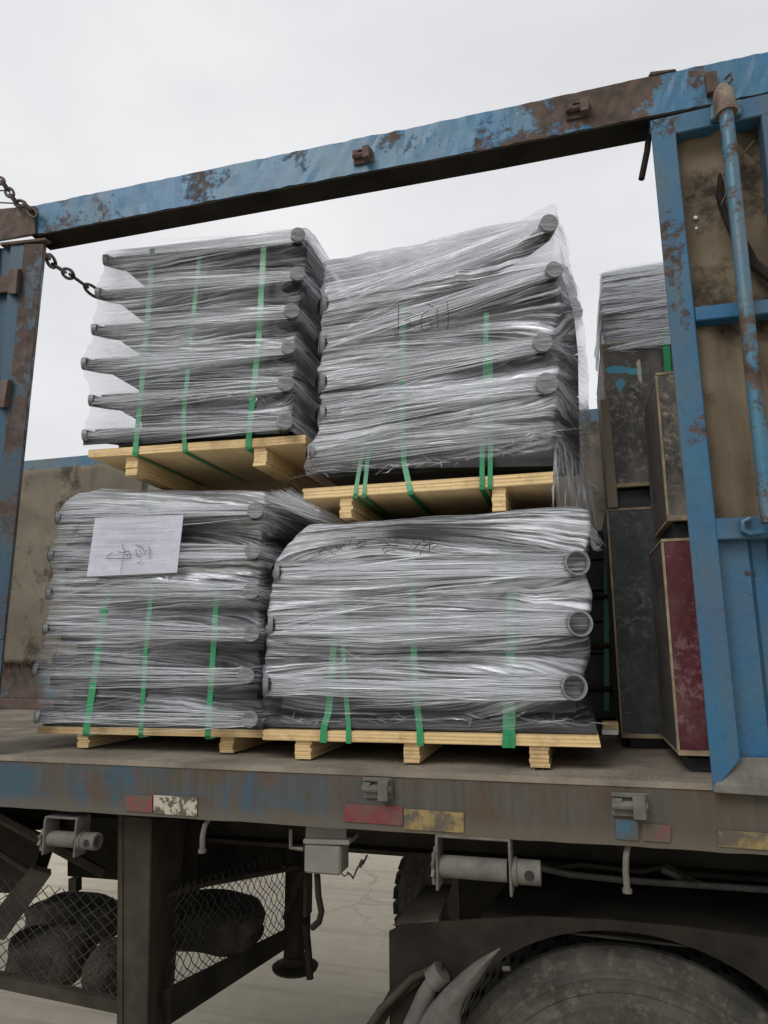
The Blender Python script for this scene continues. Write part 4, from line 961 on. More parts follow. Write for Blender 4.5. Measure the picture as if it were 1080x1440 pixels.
M['cap'] = cap_mat('film_over_pipe_end', 1.0, (.27, .275, .29)); M['caphollow'] = cap_mat('thin_film_over_open_pipe', .09, (.45, .45, .47))
M['endrim'] = simple('filmed_pipe_rim', (.13, .13, .14), (.26, .265, .28), 40, .35, .2, .002, spec=.5)
def strap(parent, pts, w, name='packing_strap'):
    """flat band through the points; last ones run below the board"""
    b = MB(); P = [V(*p) for p in pts]; vs = []
    if P[-1].y > P[-2].y + .25: P[-1] = P[-2] + V(0, .5, 0)      # runs straight back under the board
    for i, p in enumerate(P):
        d = (P[min(i + 1, len(P) - 1)] - P[max(i - 1, 0)]).normalized(); s_ = V(1, 0, 0); s_ = (s_ - d * s_.dot(d)).normalized() * w / 2
        n_ = s_.cross(d).normalized() * .0012
        vs += [p - s_ - n_, p + s_ - n_, p + s_ + n_, p - s_ + n_]
    fs = []
    for i in range(len(P) - 1):
        for k in range(4): fs.append((i * 4 + k, i * 4 + (k + 1) % 4, i * 4 + 4 + (k + 1) % 4, i * 4 + 4 + k))
    fs += [(0, 3, 2, 1), tuple(len(vs) - 4 + k for k in range(4))]
    return b.add(vs, fs).build(name, M['strap'], parent)
def panels(parent, rows, spacing, depth, steps, insL=.03, insR=.03, y0=.05, hfrac=.86, seed=0):
    R_ = random.Random(seed)
    for (rc, rr, lc, lr) in rows:
        zc = (rc[2] + lc[2]) / 2; h = spacing * hfrac / 2; tilt = (rc[2] - lc[2]) / 2
        x0, x1 = lc[0] + insL, rc[0] - insR; y = max(rc[1], lc[1]) + y0
        if steps:
            # stepped left end: one full slice at pipe height, shorter ones below it
            hs = [(-h, -h * .5, .115), (-h * .5, 0, .085), (0, h * .35, .03), (h * .35, h * .75, .004)]
        else: hs = [(-h, h, 0)]
        b = MB()
        for (a, c, dx) in hs:
            b.hexa([(x0 + dx, y, zc + a - tilt), (x1, y, zc + a + tilt), (x1, y, zc + c + tilt - .0005), (x0 + dx, y, zc + c - tilt - .0005)],
                   [(x0 + dx, y + depth, zc + a - tilt), (x1, y + depth, zc + a + tilt), (x1, y + depth, zc + c + tilt - .0005), (x0 + dx, y + depth, zc + c - tilt - .0005)])
        b.build('black_panel', M['core'], parent)
    f0, f1 = rows[0], rows[-1]; xl = max(f0[2][0], f1[2][0]) + insL + (.16 if steps else .05); xr = min(f0[0][0], f1[0][0]) - insR - .03; y = f0[0][1] + y0 + .07
    MB().box((xl, y, f0[0][2] - .02), (xr, y + depth - .12, f1[2][2] - .01)).build('inner_block', M['core'], parent)
def levels_from(tab, depth, rbx=.0, lbx=.0):
    out = []
    for row in tab:
        if len(row) == 4: L, R, tv, dn = row; RB = (R[0] + rbx, R[1] + depth, R[2]); LB = (L[0] + lbx, L[1] + depth, L[2])
        else: L, R, RB, tv, dn = row; LB = (L[0] + lbx, L[1] + depth, L[2])
        out.append((L, R, RB, LB, tv, dn))
    return out
def ink(parent, strokes, y, w, mat, name='handwriting'):
    b = MB()
    for st in strokes:
        P = [V(p[0], y, p[1]) for p in st]; vs = []
        for i, p in enumerate(P):
            d = (P[min(i + 1, len(P) - 1)] - P[max(0, i - 1)]).normalized(); s_ = d.cross(V(0, 1, 0)).normalized() * w * (.8 + .4 * random.random()); vs += [p - s_, p + s_]
        b.add(vs, [(2 * i, 2 * i + 1, 2 * i + 3, 2 * i + 2) for i in range(len(P) - 1)])
    return b.build(name, mat, parent)
def mm(a, b, t=.5): return lerp(a, b, t)

# ---- lower right
BBR = thing('wrapped_bundle', 'film wrapped bundle with three hollow pipe ends, on the pale lower right pallet', 'wrapped bundle', (-0.478,0.300,1.578), 'film wrapped bundles')
rowsBR = [((-0.003,0.086,1.714), .0375, (-0.984,0.130,1.712), .036), ((0.023,0.086,1.892), .0375, (-0.972,0.130,1.902), .034), ((0.026,0.086,2.068), .0375, (-0.953,0.130,2.076), .032)]
tab = [((-0.977,0.135,1.578), (0.056,0.135,1.584), .0, .35), ((-0.986,0.135,1.620), (0.051,0.135,1.625), .05, .40), ((-0.992,0.130,1.662), (0.014,0.105,1.670), .10, .62), ((-0.995,0.130,1.757), (0.023,0.100,1.755), .30, .95),
       ((-0.989,0.145,1.807), (0.044,0.135,1.801), .37, .50), ((-0.985,0.135,1.851), (0.045,0.105,1.845), .43, .62), ((-0.981,0.130,1.949), (0.054,0.100,1.932), .60, .95),
       ((-0.973,0.145,1.997), (0.064,0.130,1.981), .66, .80), ((-0.965,0.130,2.024), (0.051,0.105,2.022), .70, .95), ((-0.957,0.130,2.124), (0.061,0.100,2.113), .86, 1.1), ((-0.916,0.145,2.177), (0.073,0.120,2.162), .93, 1.1), ((-0.861,0.160,2.231), (0.069,0.150,2.229), .98, 1.1), ((-0.847,0.190,2.248), (0.037,0.180,2.252), 1.0, 1.1)]
panels(BBR, rowsBR, .175, .62, False, .045, .0, .055, .9)
zt_ = (0.055,0.120,1.548)[2] + .0315
MB().box(((-0.984,0.150,1.581)[0], .15, zt_), ((0.050,0.150,1.602)[0], .85, zt_ + .03)).build('black_panel', M['core'], BBR)
MB().hexa([(-0.870,0.200,2.168), (0.045,0.200,2.154), (0.028,0.200,2.236), (-0.832,0.200,2.226)], [(-1.108,0.800,2.262), (0.057,0.800,2.244), (0.036,0.800,2.349), (-1.059,0.800,2.336)]).build('black_panel', M['core'], BBR)
film_mesh('stretch_film', levels_from(tab, .72), BBR, 21, hump=.006, discs=rowsBR, lp=.65)
for i, (a, b_, c, d) in enumerate(rowsBR): pipe(BBR, a, b_, c, d, (.30, -1, .02), (-.9, -.42, 0), True, i)
strands(BBR, rowsBR, None, 5, .19, 110, .0024, 1.0)
strap(BBR, [(-0.749,0.156,1.876), (-0.757,0.153,1.719), (-0.765,0.153,1.631), (-0.774,0.145,1.592), (-0.766,0.115,1.587), (-0.770,0.115,1.540), (-0.910,0.500,1.488)], .022)
strap(BBR, [(-0.725,0.156,1.968), (-0.711,0.153,1.719), (-0.696,0.145,1.591), (-0.686,0.115,1.586), (-0.686,0.115,1.540), (-0.811,0.500,1.488)], .016)
strap(BBR, [(-0.487,0.160,2.134), (-0.486,0.156,2.007), (-0.483,0.152,1.720), (-0.468,0.145,1.590), (-0.461,0.115,1.585), (-0.460,0.115,1.540), (-0.544,0.500,1.488)], .020)
strap(BBR, [(-0.176,0.160,2.121), (-0.176,0.156,1.999), (-0.186,0.152,1.722), (-0.193,0.145,1.590), (-0.190,0.115,1.585), (-0.192,0.115,1.541), (-0.227,0.500,1.490)], .026)
strap(BBR, [(-0.168,0.158,1.999), (-0.196,0.150,1.722), (-0.205,0.144,1.589), (-0.202,0.113,1.585), (-0.206,0.113,1.541), (-0.244,0.500,1.489)], .022)
ink(BBR, [[(-0.7760,2.1234),(-0.7787,2.1330),(-0.7613,2.1465),(-0.7438,2.1339)],
 [(-0.7414,2.1433),(-0.7338,2.1264)],
 [(-0.7338,2.1240),(-0.7215,2.1259)],
 [(-0.7241,2.1520),(-0.7141,2.1373)],
 [(-0.7019,2.1533),(-0.7141,2.1373)],
 [(-0.7093,2.1442),(-0.6994,2.1367)],
 [(-0.6995,2.1556),(-0.6921,2.1529)],
 [(-0.6847,2.1573),(-0.6749,2.1559),(-0.6725,2.1685)],
 [(-0.6530,2.1464),(-0.6457,2.1602),(-0.6166,2.1611),(-0.6287,2.1476),(-0.6530,2.1441)],
 [(-0.6726,2.1756),(-0.6554,2.1771)],
 [(-0.5663,2.1402),(-0.5664,2.1286),(-0.5592,2.1399),(-0.5521,2.1372)],
 [(-0.5617,2.1215),(-0.5474,2.1301),(-0.5238,2.1291)],
 [(-0.5567,2.1560),(-0.5425,2.1438)],
 [(-0.5423,2.1739),(-0.5424,2.1623)],
 [(-0.5375,2.1714),(-0.5068,2.1731),(-0.5187,2.1589),(-0.5281,2.1686)],
 [(-0.5331,2.1433),(-0.5213,2.1405),(-0.5179,2.1519)],
 [(-0.4767,2.1385),(-0.4721,2.1392)],
 [(-0.4681,2.1542),(-0.4581,2.1422),(-0.4441,2.1439)],
 [(-0.4629,2.1310),(-0.4440,2.1508)],
 [(-0.4505,2.1764),(-0.4301,2.1524)],
 [(-0.4090,2.1674),(-0.4170,2.1153)],
 [(-0.4396,2.1391),(-0.3980,2.1441)],
 [(-0.4351,2.1321),(-0.4210,2.1451)],
 [(-0.4075,2.1286),(-0.3959,2.1371)],
 [(-0.4447,2.1097),(-0.4398,2.1254)]], .090, .0013, M['marker'])

# ---- lower left
BBL = thing('wrapped_bundle', 'film wrapped bundle with a handwritten white sheet, on the lower left pallet', 'wrapped bundle', (-1.539,0.300,1.568), 'film wrapped bundles')
rowsBL = [((-1.008,0.087,1.608), .026, (-1.864,0.140,1.595), .024), ((-1.025,0.087,1.743), .026, (-1.891,0.140,1.756), .024), ((-1.012,0.087,1.876), .026, (-1.861,0.140,1.905), .024),
          ((-1.016,0.087,2.015), .026, (-1.862,0.140,2.035), .024), ((-1.016,0.087,2.147), .026, (-1.867,0.140,2.175), .024), ((-1.010,0.087,2.285), .027, (-1.850,0.140,2.317), .024)]
tab = [((-1.866,0.150,1.560), (-0.986,0.150,1.554), 0, .35), ((-1.868,0.140,1.575), (-0.988,0.105,1.579), .02, .35), ((-1.874,0.140,1.634), (-0.985,0.100,1.634), .12, .48), ((-1.883,0.160,1.692), (-1.006,0.170,1.662), .17, .3), ((-1.893,0.140,1.723), (-1.002,0.105,1.711), .2, .42), ((-1.901,0.140,1.788), (-1.002,0.100,1.769), .3, .55),
       ((-1.887,0.160,1.839), (-1.010,0.170,1.809), .35, .32), ((-1.864,0.140,1.874), (-0.991,0.105,1.846), .38, .5), ((-1.870,0.140,1.936), (-0.991,0.100,1.906), .48, .66), ((-1.869,0.160,1.971), (-1.015,0.170,1.946), .52, .4), ((-1.865,0.140,2.003), (-0.996,0.105,1.985), .55, .6), ((-1.872,0.140,2.066), (-0.995,0.100,2.046), .65, .75),
       ((-1.864,0.155,2.107), (-1.009,0.160,2.086), .69, .5), ((-1.870,0.140,2.143), (-0.995,0.105,2.117), .72, .7), ((-1.874,0.140,2.210), (-0.994,0.100,2.179), .82, .8), ((-1.856,0.150,2.257), (-1.003,0.150,2.229), .86, .65), ((-1.853,0.140,2.285), (-0.986,0.105,2.253), .88, .8), ((-1.854,0.140,2.350), (-0.985,0.100,2.318), .96, .9), ((-1.809,0.180,2.408), (-0.992,0.130,2.345), .98, .9), ((-1.734,0.220,2.437), (-1.005,0.180,2.369), 1.0, .85)]
panels(BBL, rowsBL, .118, .60, False, .03, .0, .05, .9)
zt_ = (-1.895,0.190,1.533)[2] + .026
MB().box(((-1.886,0.200,1.564)[0], .20, zt_), ((-1.043,0.200,1.581)[0], .78, zt_ + .02)).build('black_panel', M['core'], BBL)
film_mesh('stretch_film', levels_from(tab, .66), BBL, 31, hump=.030, discs=rowsBL)
for i, (a, b_, c, d) in enumerate(rowsBL): pipe(BBL, a, b_, c, d, (.42, -1, .02), (-.9, -.42, 0), False, i)
strands(BBL, rowsBL, [(r[0][0] + .02, .68, r[0][2]) for r in rowsBL], 6, .125, 62, .0019, 1.0)
strap(BBL, [(-1.605,0.154,2.039), (-1.621,0.150,1.980), (-1.636,0.148,1.788), (-1.650,0.137,1.547), (-1.657,0.148,1.533), (-1.929,0.500,1.486)], .027)
strap(BBL, [(-1.430,0.152,2.110), (-1.438,0.146,1.860), (-1.433,0.137,1.547), (-1.439,0.148,1.534), (-1.675,0.500,1.486)], .017)
strap(BBL, [(-1.173,0.146,2.026), (-1.177,0.143,1.787), (-1.181,0.137,1.548), (-1.186,0.148,1.536), (-1.381,0.500,1.489)], .020)
strap(BBL, [(-1.456,0.154,2.035), (-1.456,0.154,2.214), (-1.443,0.132,2.324), (-1.482,0.190,2.381), (-1.692,0.500,2.460)], .017)
sh = MB().slab([(-1.673,0.108,2.086), (-1.304,0.101,2.087), (-1.289,0.099,2.288), (-1.656,0.108,2.300)], (0, .0008, 0)).build('paper_sheet', M['paper'], BBL)
rb = Ribbons(); R_ = random.Random(31)
for k in range(70):
    z_ = R_.uniform(0, 1); a = lerp((-1.681,0.104,2.083), (-1.671,0.104,2.306), z_); q = lerp((-1.264,0.095,2.083), (-1.259,0.095,2.291), min(1, max(0, z_ + R_.gauss(0, .05))))
    rb.add(lerp(a, q, R_.uniform(0, .4)), lerp(a, q, R_.uniform(.6, 1)), .0005 + .004 * R_.random() ** 2, R_.uniform(.05, .30), (0, -.003, R_.gauss(0, .001)), twist=.3)
rb.build('loose_film', BBL)
ink(sh, [[(-1.5226,2.1961),(-1.5260,2.1849),(-1.5141,2.1693),(-1.5188,2.1470),(-1.5226,2.1135),(-1.5242,2.0894)],
 [(-1.5420,2.1687),(-1.5224,2.1659),(-1.4969,2.1686)],
 [(-1.5635,2.1677),(-1.5842,2.1553),(-1.5878,2.1460),(-1.5379,2.1440),(-1.4885,2.1420)],
 [(-1.4969,2.1686),(-1.4894,2.1533),(-1.4907,2.1421)],
 [(-1.5091,2.1597),(-1.4998,2.1500)],
 [(-1.4730,2.1919),(-1.4554,2.1836),(-1.4424,2.1793)],
 [(-1.4697,2.1749),(-1.4665,2.1598),(-1.4614,2.1484)],
 [(-1.4566,2.1706),(-1.4455,2.1627),(-1.4487,2.1479),(-1.4614,2.1484)],
 [(-1.4620,2.1280),(-1.4513,2.1257),(-1.4435,2.1347)],
 [(-1.4424,2.1793),(-1.4323,2.1546)],
 [(-1.4331,2.1658),(-1.4206,2.1690)],
 [(-1.4196,2.1839),(-1.4120,2.1649),(-1.4122,2.1371)],
 [(-1.4080,2.1685),(-1.4036,2.1646)]], .0965, .0011, M['ink'])

# ---- upper left
BTL = thing('wrapped_bundle', 'film wrapped bundle with a stepped left end, on the upper left pallet', 'wrapped bundle', (-1.393,0.300,2.655), 'film wrapped bundles')
rowsTL = [((-0.911,0.087,2.589), .027, (-1.752,0.130,2.632), .022), ((-0.909,0.087,2.729), .028, (-1.736,0.130,2.770), .022), ((-0.912,0.107,2.870), .024, (-1.782,0.130,2.927), .024),
          ((-0.893,0.087,2.998), .027, (-1.749,0.130,3.066), .022), ((-0.874,0.087,3.138), .025, (-1.746,0.130,3.221), .022), ((-0.874,0.087,3.293), .026, (-1.722,0.130,3.363), .022)]
tab = [((-1.769,0.140,2.592), (-0.870,0.130,2.571), 0, .35), ((-1.759,0.130,2.608), (-0.891,0.105,2.560), .03, .35), ((-1.765,0.130,2.665), (-0.888,0.100,2.625), .13, .5), ((-1.753,0.150,2.716), (-0.895,0.160,2.683), .18, .28), ((-1.746,0.130,2.743), (-0.886,0.105,2.696), .2, .45), ((-1.749,0.130,2.806), (-0.886,0.100,2.765), .3, .6),
       ((-1.777,0.140,2.860), (-0.888,0.150,2.823), .34, .36), ((-1.786,0.130,2.898), (-0.890,0.120,2.838), .38, .55), ((-1.792,0.130,2.961), (-0.889,0.120,2.905), .47, .7), ((-1.773,0.150,3.012), (-0.885,0.150,2.957), .51, .42), ((-1.756,0.130,3.037), (-0.873,0.105,2.963), .55, .6), ((-1.759,0.130,3.101), (-0.869,0.100,3.037), .65, .72),
       ((-1.757,0.150,3.162), (-0.866,0.150,3.102), .70, .55), ((-1.753,0.130,3.188), (-0.854,0.105,3.109), .73, .7), ((-1.756,0.130,3.253), (-0.847,0.100,3.175), .82, .75), ((-1.743,0.150,3.309), (-0.856,0.140,3.245), .86, .65), ((-1.729,0.130,3.330), (-0.851,0.105,3.263), .9, .75), ((-1.728,0.130,3.389), (-0.855,0.100,3.326), 1.0, .75)]
panels(BTL, rowsTL, .115, .50, True, .005, .0, .05, .86)
MB().hexa([(-1.764,0.145,2.595), (-0.898,0.145,2.568), (-0.898,0.145,2.605), (-1.767,0.145,2.635)], [(-2.220,0.700,2.795), (-1.130,0.700,2.761), (-1.131,0.700,2.806), (-2.225,0.700,2.845)]).build('black_panel', M['core'], BTL)
film_mesh('stretch_film', levels_from(tab, .58), BTL, 41, hump=.055, amp=1.0, leftclear=.8, discs=rowsTL)
for i, (a, b_, c, d) in enumerate(rowsTL): pipe(BTL, a, b_, c, d, (.40, -1, -.05), (-.9, -.35, 0), False, i)
strands(BTL, rowsTL, [(r[0][0] + .03, .62, r[0][2] - .0) for r in rowsTL], 7, .12, 58, .0019, .95)
strap(BTL, [(-1.524,0.156,3.389), (-1.518,0.150,3.170), (-1.520,0.146,2.964), (-1.527,0.146,2.704), (-1.526,0.135,2.545), (-1.527,0.138,2.532), (-1.929,0.700,2.718)], .022)
strap(BTL, [(-1.304,0.148,3.346), (-1.320,0.141,2.988), (-1.335,0.141,2.655), (-1.319,0.135,2.539), (-1.320,0.138,2.529), (-1.667,0.700,2.714)], .018)
strap(BTL, [(-1.032,0.138,3.309), (-1.038,0.133,2.922), (-1.056,0.133,2.706), (-1.068,0.135,2.531), (-1.069,0.138,2.521), (-1.350,0.700,2.704)], .022)

# ---- upper right
BTR = thing('wrapped_bundle', 'tall film wrapped bundle peaked at its top right pipe end, on the upper right pallet', 'wrapped bundle', (-0.410,0.300,2.450), 'film wrapped bundles')
rowsTR = [((-0.043,0.120,2.488), .027, (-0.832,0.130,2.486), .030), ((-0.032,0.068,2.624), .034, (-0.798,0.130,2.621), .036), ((-0.038,0.068,2.759), .030, (-0.799,0.130,2.736), .036),
          ((0.009,0.070,3.003), .026, (-0.801,0.130,2.884), .036), ((0.003,0.070,3.168), .029, (-0.795,0.130,3.033), .036), ((-0.029,0.160,3.150), .02, (-0.782,0.130,3.162), .030)]
tab = [((-0.843,0.120,2.404), (-0.022,0.130,2.399), (0.096,0.600,2.313), 0, .6), ((-0.851,0.120,2.437), (-0.023,0.130,2.468), (0.102,0.600,2.447), .05, .6), ((-0.844,0.120,2.500), (-0.012,0.100,2.543), (0.105,0.600,2.529), .13, .55), ((-0.808,0.125,2.564), (-0.003,0.085,2.583), (0.107,0.600,2.598), .18, .8), ((-0.799,0.125,2.663), (0.002,0.080,2.669), (0.114,0.600,2.753), .32, .9),
       ((-0.801,0.150,2.696), (0.002,0.120,2.714), (0.119,0.600,2.838), .36, .55), ((-0.804,0.130,2.718), (-0.010,0.085,2.725), (0.122,0.600,2.925), .40, .7), ((-0.805,0.130,2.816), (-0.004,0.080,2.798), (0.124,0.600,3.036), .52, .85), ((-0.796,0.140,2.851), (0.019,0.120,2.865), (0.116,0.600,3.091), .57, .6),
       ((-0.804,0.130,2.885), (0.029,0.110,2.933), (0.108,0.600,3.134), .64, .8), ((-0.802,0.130,2.944), (0.036,0.085,2.970), (0.098,0.600,3.190), .72, .85), ((-0.800,0.130,3.006), (0.040,0.080,3.036), (0.084,0.600,3.278), .80, .8), ((-0.795,0.130,3.069), (0.036,0.100,3.102), (0.071,0.600,3.370), .87, .7), ((-0.793,0.130,3.130), (0.034,0.085,3.139), (0.058,0.600,3.445), .93, .7), ((-0.786,0.130,3.196), (0.024,0.085,3.207), (0.047,0.500,3.457), 1.0, .75)]
pr = rowsTR[:5]
for (rc, rr, lc, lr) in pr: pass
b = MB()
PR = [((-0.829,0.150,2.431), (-0.011,0.160,2.383), (-0.008,0.160,2.441), (-0.830,0.150,2.492)), ((-0.806,0.170,2.511), (-0.015,0.170,2.472), (-0.009,0.170,2.586), (-0.807,0.170,2.609)), ((-0.781,0.170,2.622), (-0.008,0.170,2.603), (-0.002,0.170,2.718), (-0.782,0.170,2.730)),
      ((-0.782,0.170,2.749), (-0.001,0.170,2.735), (0.007,0.170,2.879), (-0.783,0.170,2.873)), ((-0.783,0.170,2.895), (0.001,0.170,2.900), (0.009,0.170,3.006), (-0.785,0.170,3.022)), ((-0.785,0.170,3.044), (0.010,0.170,3.026), (-0.319,0.170,3.186), (-0.781,0.170,3.179))]
CT = [(t_[0], t_[1], t_[2]) for t_ in tab]
CT[0] = (CT[0][0], CT[0][1], CT[1][2])
def ring(t_, dz=0): return [(t_[0][0] + .035, .185, t_[0][2] + dz), (min(t_[1][0] - .022, 0.02), .185, t_[1][2] + dz), (t_[2][0] - .040, .575, t_[2][2] + dz), (t_[0][0] + .05, .60, t_[2][2] + dz)]
for a_, c_ in ((0, 2), (2, 4), (4, 6), (6, 8), (8, 10), (10, 12)):
    lo_, hi_ = ring(CT[a_], .003), ring(CT[c_], -.003)
    if c_ == 12: hi_ = [(p[0], p[1], p[2] - (.02 if k in (0, 3) else .06)) for k, p in enumerate(hi_)]
    MB().add(lo_ + hi_, [(3, 2, 1, 0), (4, 5, 6, 7), (0, 1, 5, 4), (1, 2, 6, 5), (2, 3, 7, 6), (3, 0, 4, 7)]).build('black_panel', M['core'], BTR)
MB().hexa(PR[0], [(a - .06 * (k in (1, 2)), b_ + .35, c) for k, (a, b_, c) in enumerate(PR[0])]).build('black_panel', M['core'], BTR)
film_mesh('stretch_film', levels_from(tab, .55), BTR, 51, hump=.01, amp=1.15, discs=rowsTR[:5])
for i, (a, b_, c, d) in enumerate(rowsTR[:5]): pipe(BTR, a, b_, c, d, (.25, -1, -.10 if i > 2 else -.02), (-.9, -.42, 0), False, i)
strands(BTR, rowsTR[:5], [(0.094,0.600,2.394), (0.107,0.600,2.640), (0.118,0.600,2.867), (0.117,0.600,3.103), (0.084,0.600,3.321)], 8, .13, 80, .0024, .95)
def dstrap(px, extra=None): pass
strap(BTR, [(-0.639,0.146,2.540), (-0.658,0.150,2.443), (-0.671,0.136,2.332), (-0.671,0.138,2.318), (-0.816,0.600,2.425)], .014)
strap(BTR, [(-0.611,0.144,2.537), (-0.633,0.150,2.441), (-0.641,0.136,2.330), (-0.642,0.138,2.319), (-0.780,0.600,2.426)], .014)
strap(BTR, [(-0.501,0.142,2.989), (-0.504,0.133,2.750), (-0.509,0.133,2.574), (-0.507,0.150,2.431), (-0.484,0.136,2.329), (-0.484,0.138,2.318), (-0.589,0.600,2.425)], .019)
strap(BTR, [(-0.215,0.128,2.915), (-0.230,0.126,2.617), (-0.245,0.138,2.478), (-0.250,0.136,2.332), (-0.251,0.138,2.319), (-0.305,0.600,2.426)], .016)
strap(BTR, [(-0.207,0.128,2.812), (-0.211,0.126,2.615), (-0.218,0.138,2.476), (-0.225,0.136,2.331), (-0.226,0.138,2.320), (-0.275,0.600,2.427)], .015)
ink(BTR, [[(-0.4973,2.9502),(-0.4988,2.9105),(-0.5000,2.8653),(-0.5032,2.8357)],
 [(-0.4976,2.9171),(-0.4778,2.9140),(-0.4527,2.9134)],
 [(-0.5163,2.8562),(-0.5091,2.8590),(-0.5111,2.8368)],
 [(-0.4781,2.8906),(-0.4620,2.8940)],
 [(-0.4603,2.8862),(-0.4613,2.8657)],
 [(-0.4570,2.8670),(-0.4445,2.8691)],
 [(-0.4968,2.8312),(-0.4861,2.8305)],
 [(-0.4024,2.9421),(-0.3902,2.9309),(-0.3780,2.9254)],
 [(-0.3958,2.9167),(-0.4173,2.9028),(-0.4237,2.8812),(-0.4199,2.8546),(-0.4078,2.8418),(-0.3971,2.8533),(-0.3829,2.8589)],
 [(-0.3911,2.8861),(-0.3898,2.8654),(-0.3830,2.8533)],
 [(-0.3676,2.9201),(-0.3688,2.8960),(-0.3660,2.8658),(-0.3673,2.8549)],
 [(-0.3355,2.9417),(-0.3321,2.9132),(-0.3309,2.8758),(-0.3363,2.8396)]], .062, .0013, M['marker'])
# loose crumpled film at bundle skirts
def crumple(parent, pts, w, seed, dens=.5, n=60):
    r_ = random.Random(seed); rb = Ribbons()
    for k in range(n):
        i = r_.randrange(len(pts) - 1); a = lerp(pts[i], pts[i + 1], r_.random()); an = r_.uniform(0, 6.28); l = r_.uniform(.02, .09)
        q = (a[0] + math.cos(an) * l * 1.6, a[1] - r_.uniform(-.006, .008), a[2] + math.sin(an) * l * .35)
        rb.add(a, q, .0005 + w * .55 * r_.random() ** 2, r_.uniform(.15, .8) * dens, (r_.gauss(0, .002), -r_.uniform(0, .004), r_.gauss(0, .004)), twist=r_.uniform(-.8, .8), n=6)
    return rb.build('loose_film', parent)
crumple(BTR, [(-0.834,0.110,2.411), (-0.614,0.110,2.409), (-0.422,0.110,2.414), (-0.284,0.110,2.415), (-0.149,0.100,2.436), (-0.038,0.090,2.492)], .004, 1, .45, 90)
crumple(BTR, [(-0.194,0.100,2.416), (-0.102,0.090,2.498), (-0.028,0.090,2.468)], .004, 2, .4, 26)
crumple(BBR, [(-0.971,0.120,1.604), (-0.708,0.110,1.605), (-0.438,0.110,1.619), (-0.184,0.110,1.623), (0.050,0.110,1.618)], .003, 3, .5, 100)
crumple(BBR, [(-0.729,0.100,1.776), (-0.659,0.100,1.808)], .004, 5, .4, 30)
crumple(BBL, [(-1.323,0.095,2.063), (-1.344,0.095,2.046)], .006, 7, .9, 14)
crumple(BTL, [(-1.373,0.110,2.731), (-1.199,0.110,2.726), (-0.999,0.100,2.688)], .004, 8, .5, 50)
# film bridging from the lower left bundle's top to the right
rb = Ribbons(); R_ = random.Random(4)
for k in range(260):
    a = lerp((-0.992,0.120,2.335), (-0.969,0.300,2.398), R_.random()); q = lerp((-0.961,0.350,2.368), (-0.762,0.300,2.267), R_.random())
    a = (a[0], a[1], a[2] + R_.gauss(0, .01)); q = (q[0], q[1] + R_.gauss(0, .02), q[2] + R_.gauss(0, .015))
    rb.add(a, q, .0006 + .0022 * R_.random() ** 3, R_.uniform(.2, .8), (0, 0, -R_.uniform(0, .02)), twist=R_.uniform(-1, 1))
rb.build('loose_film', BBL)

rb = Ribbons(); R_ = random.Random(44)
for k in range(170):
    t_ = R_.random(); a = lerp((-0.022,0.140,2.413), (0.096,0.580,2.389), t_); a = (a[0], a[1], a[2] + R_.uniform(0, .10))
    rb.add(a, (a[0] + R_.gauss(.004, .012), a[1] + R_.gauss(0, .02), a[2] - R_.uniform(.06, .22)), .0006 + .006 * R_.random() ** 3, R_.uniform(.1, .6), (R_.gauss(0, .006), 0, 0), out=(.7, -.7, 0), twist=R_.uniform(-1, 1))
rb.build('loose_film', BTR)

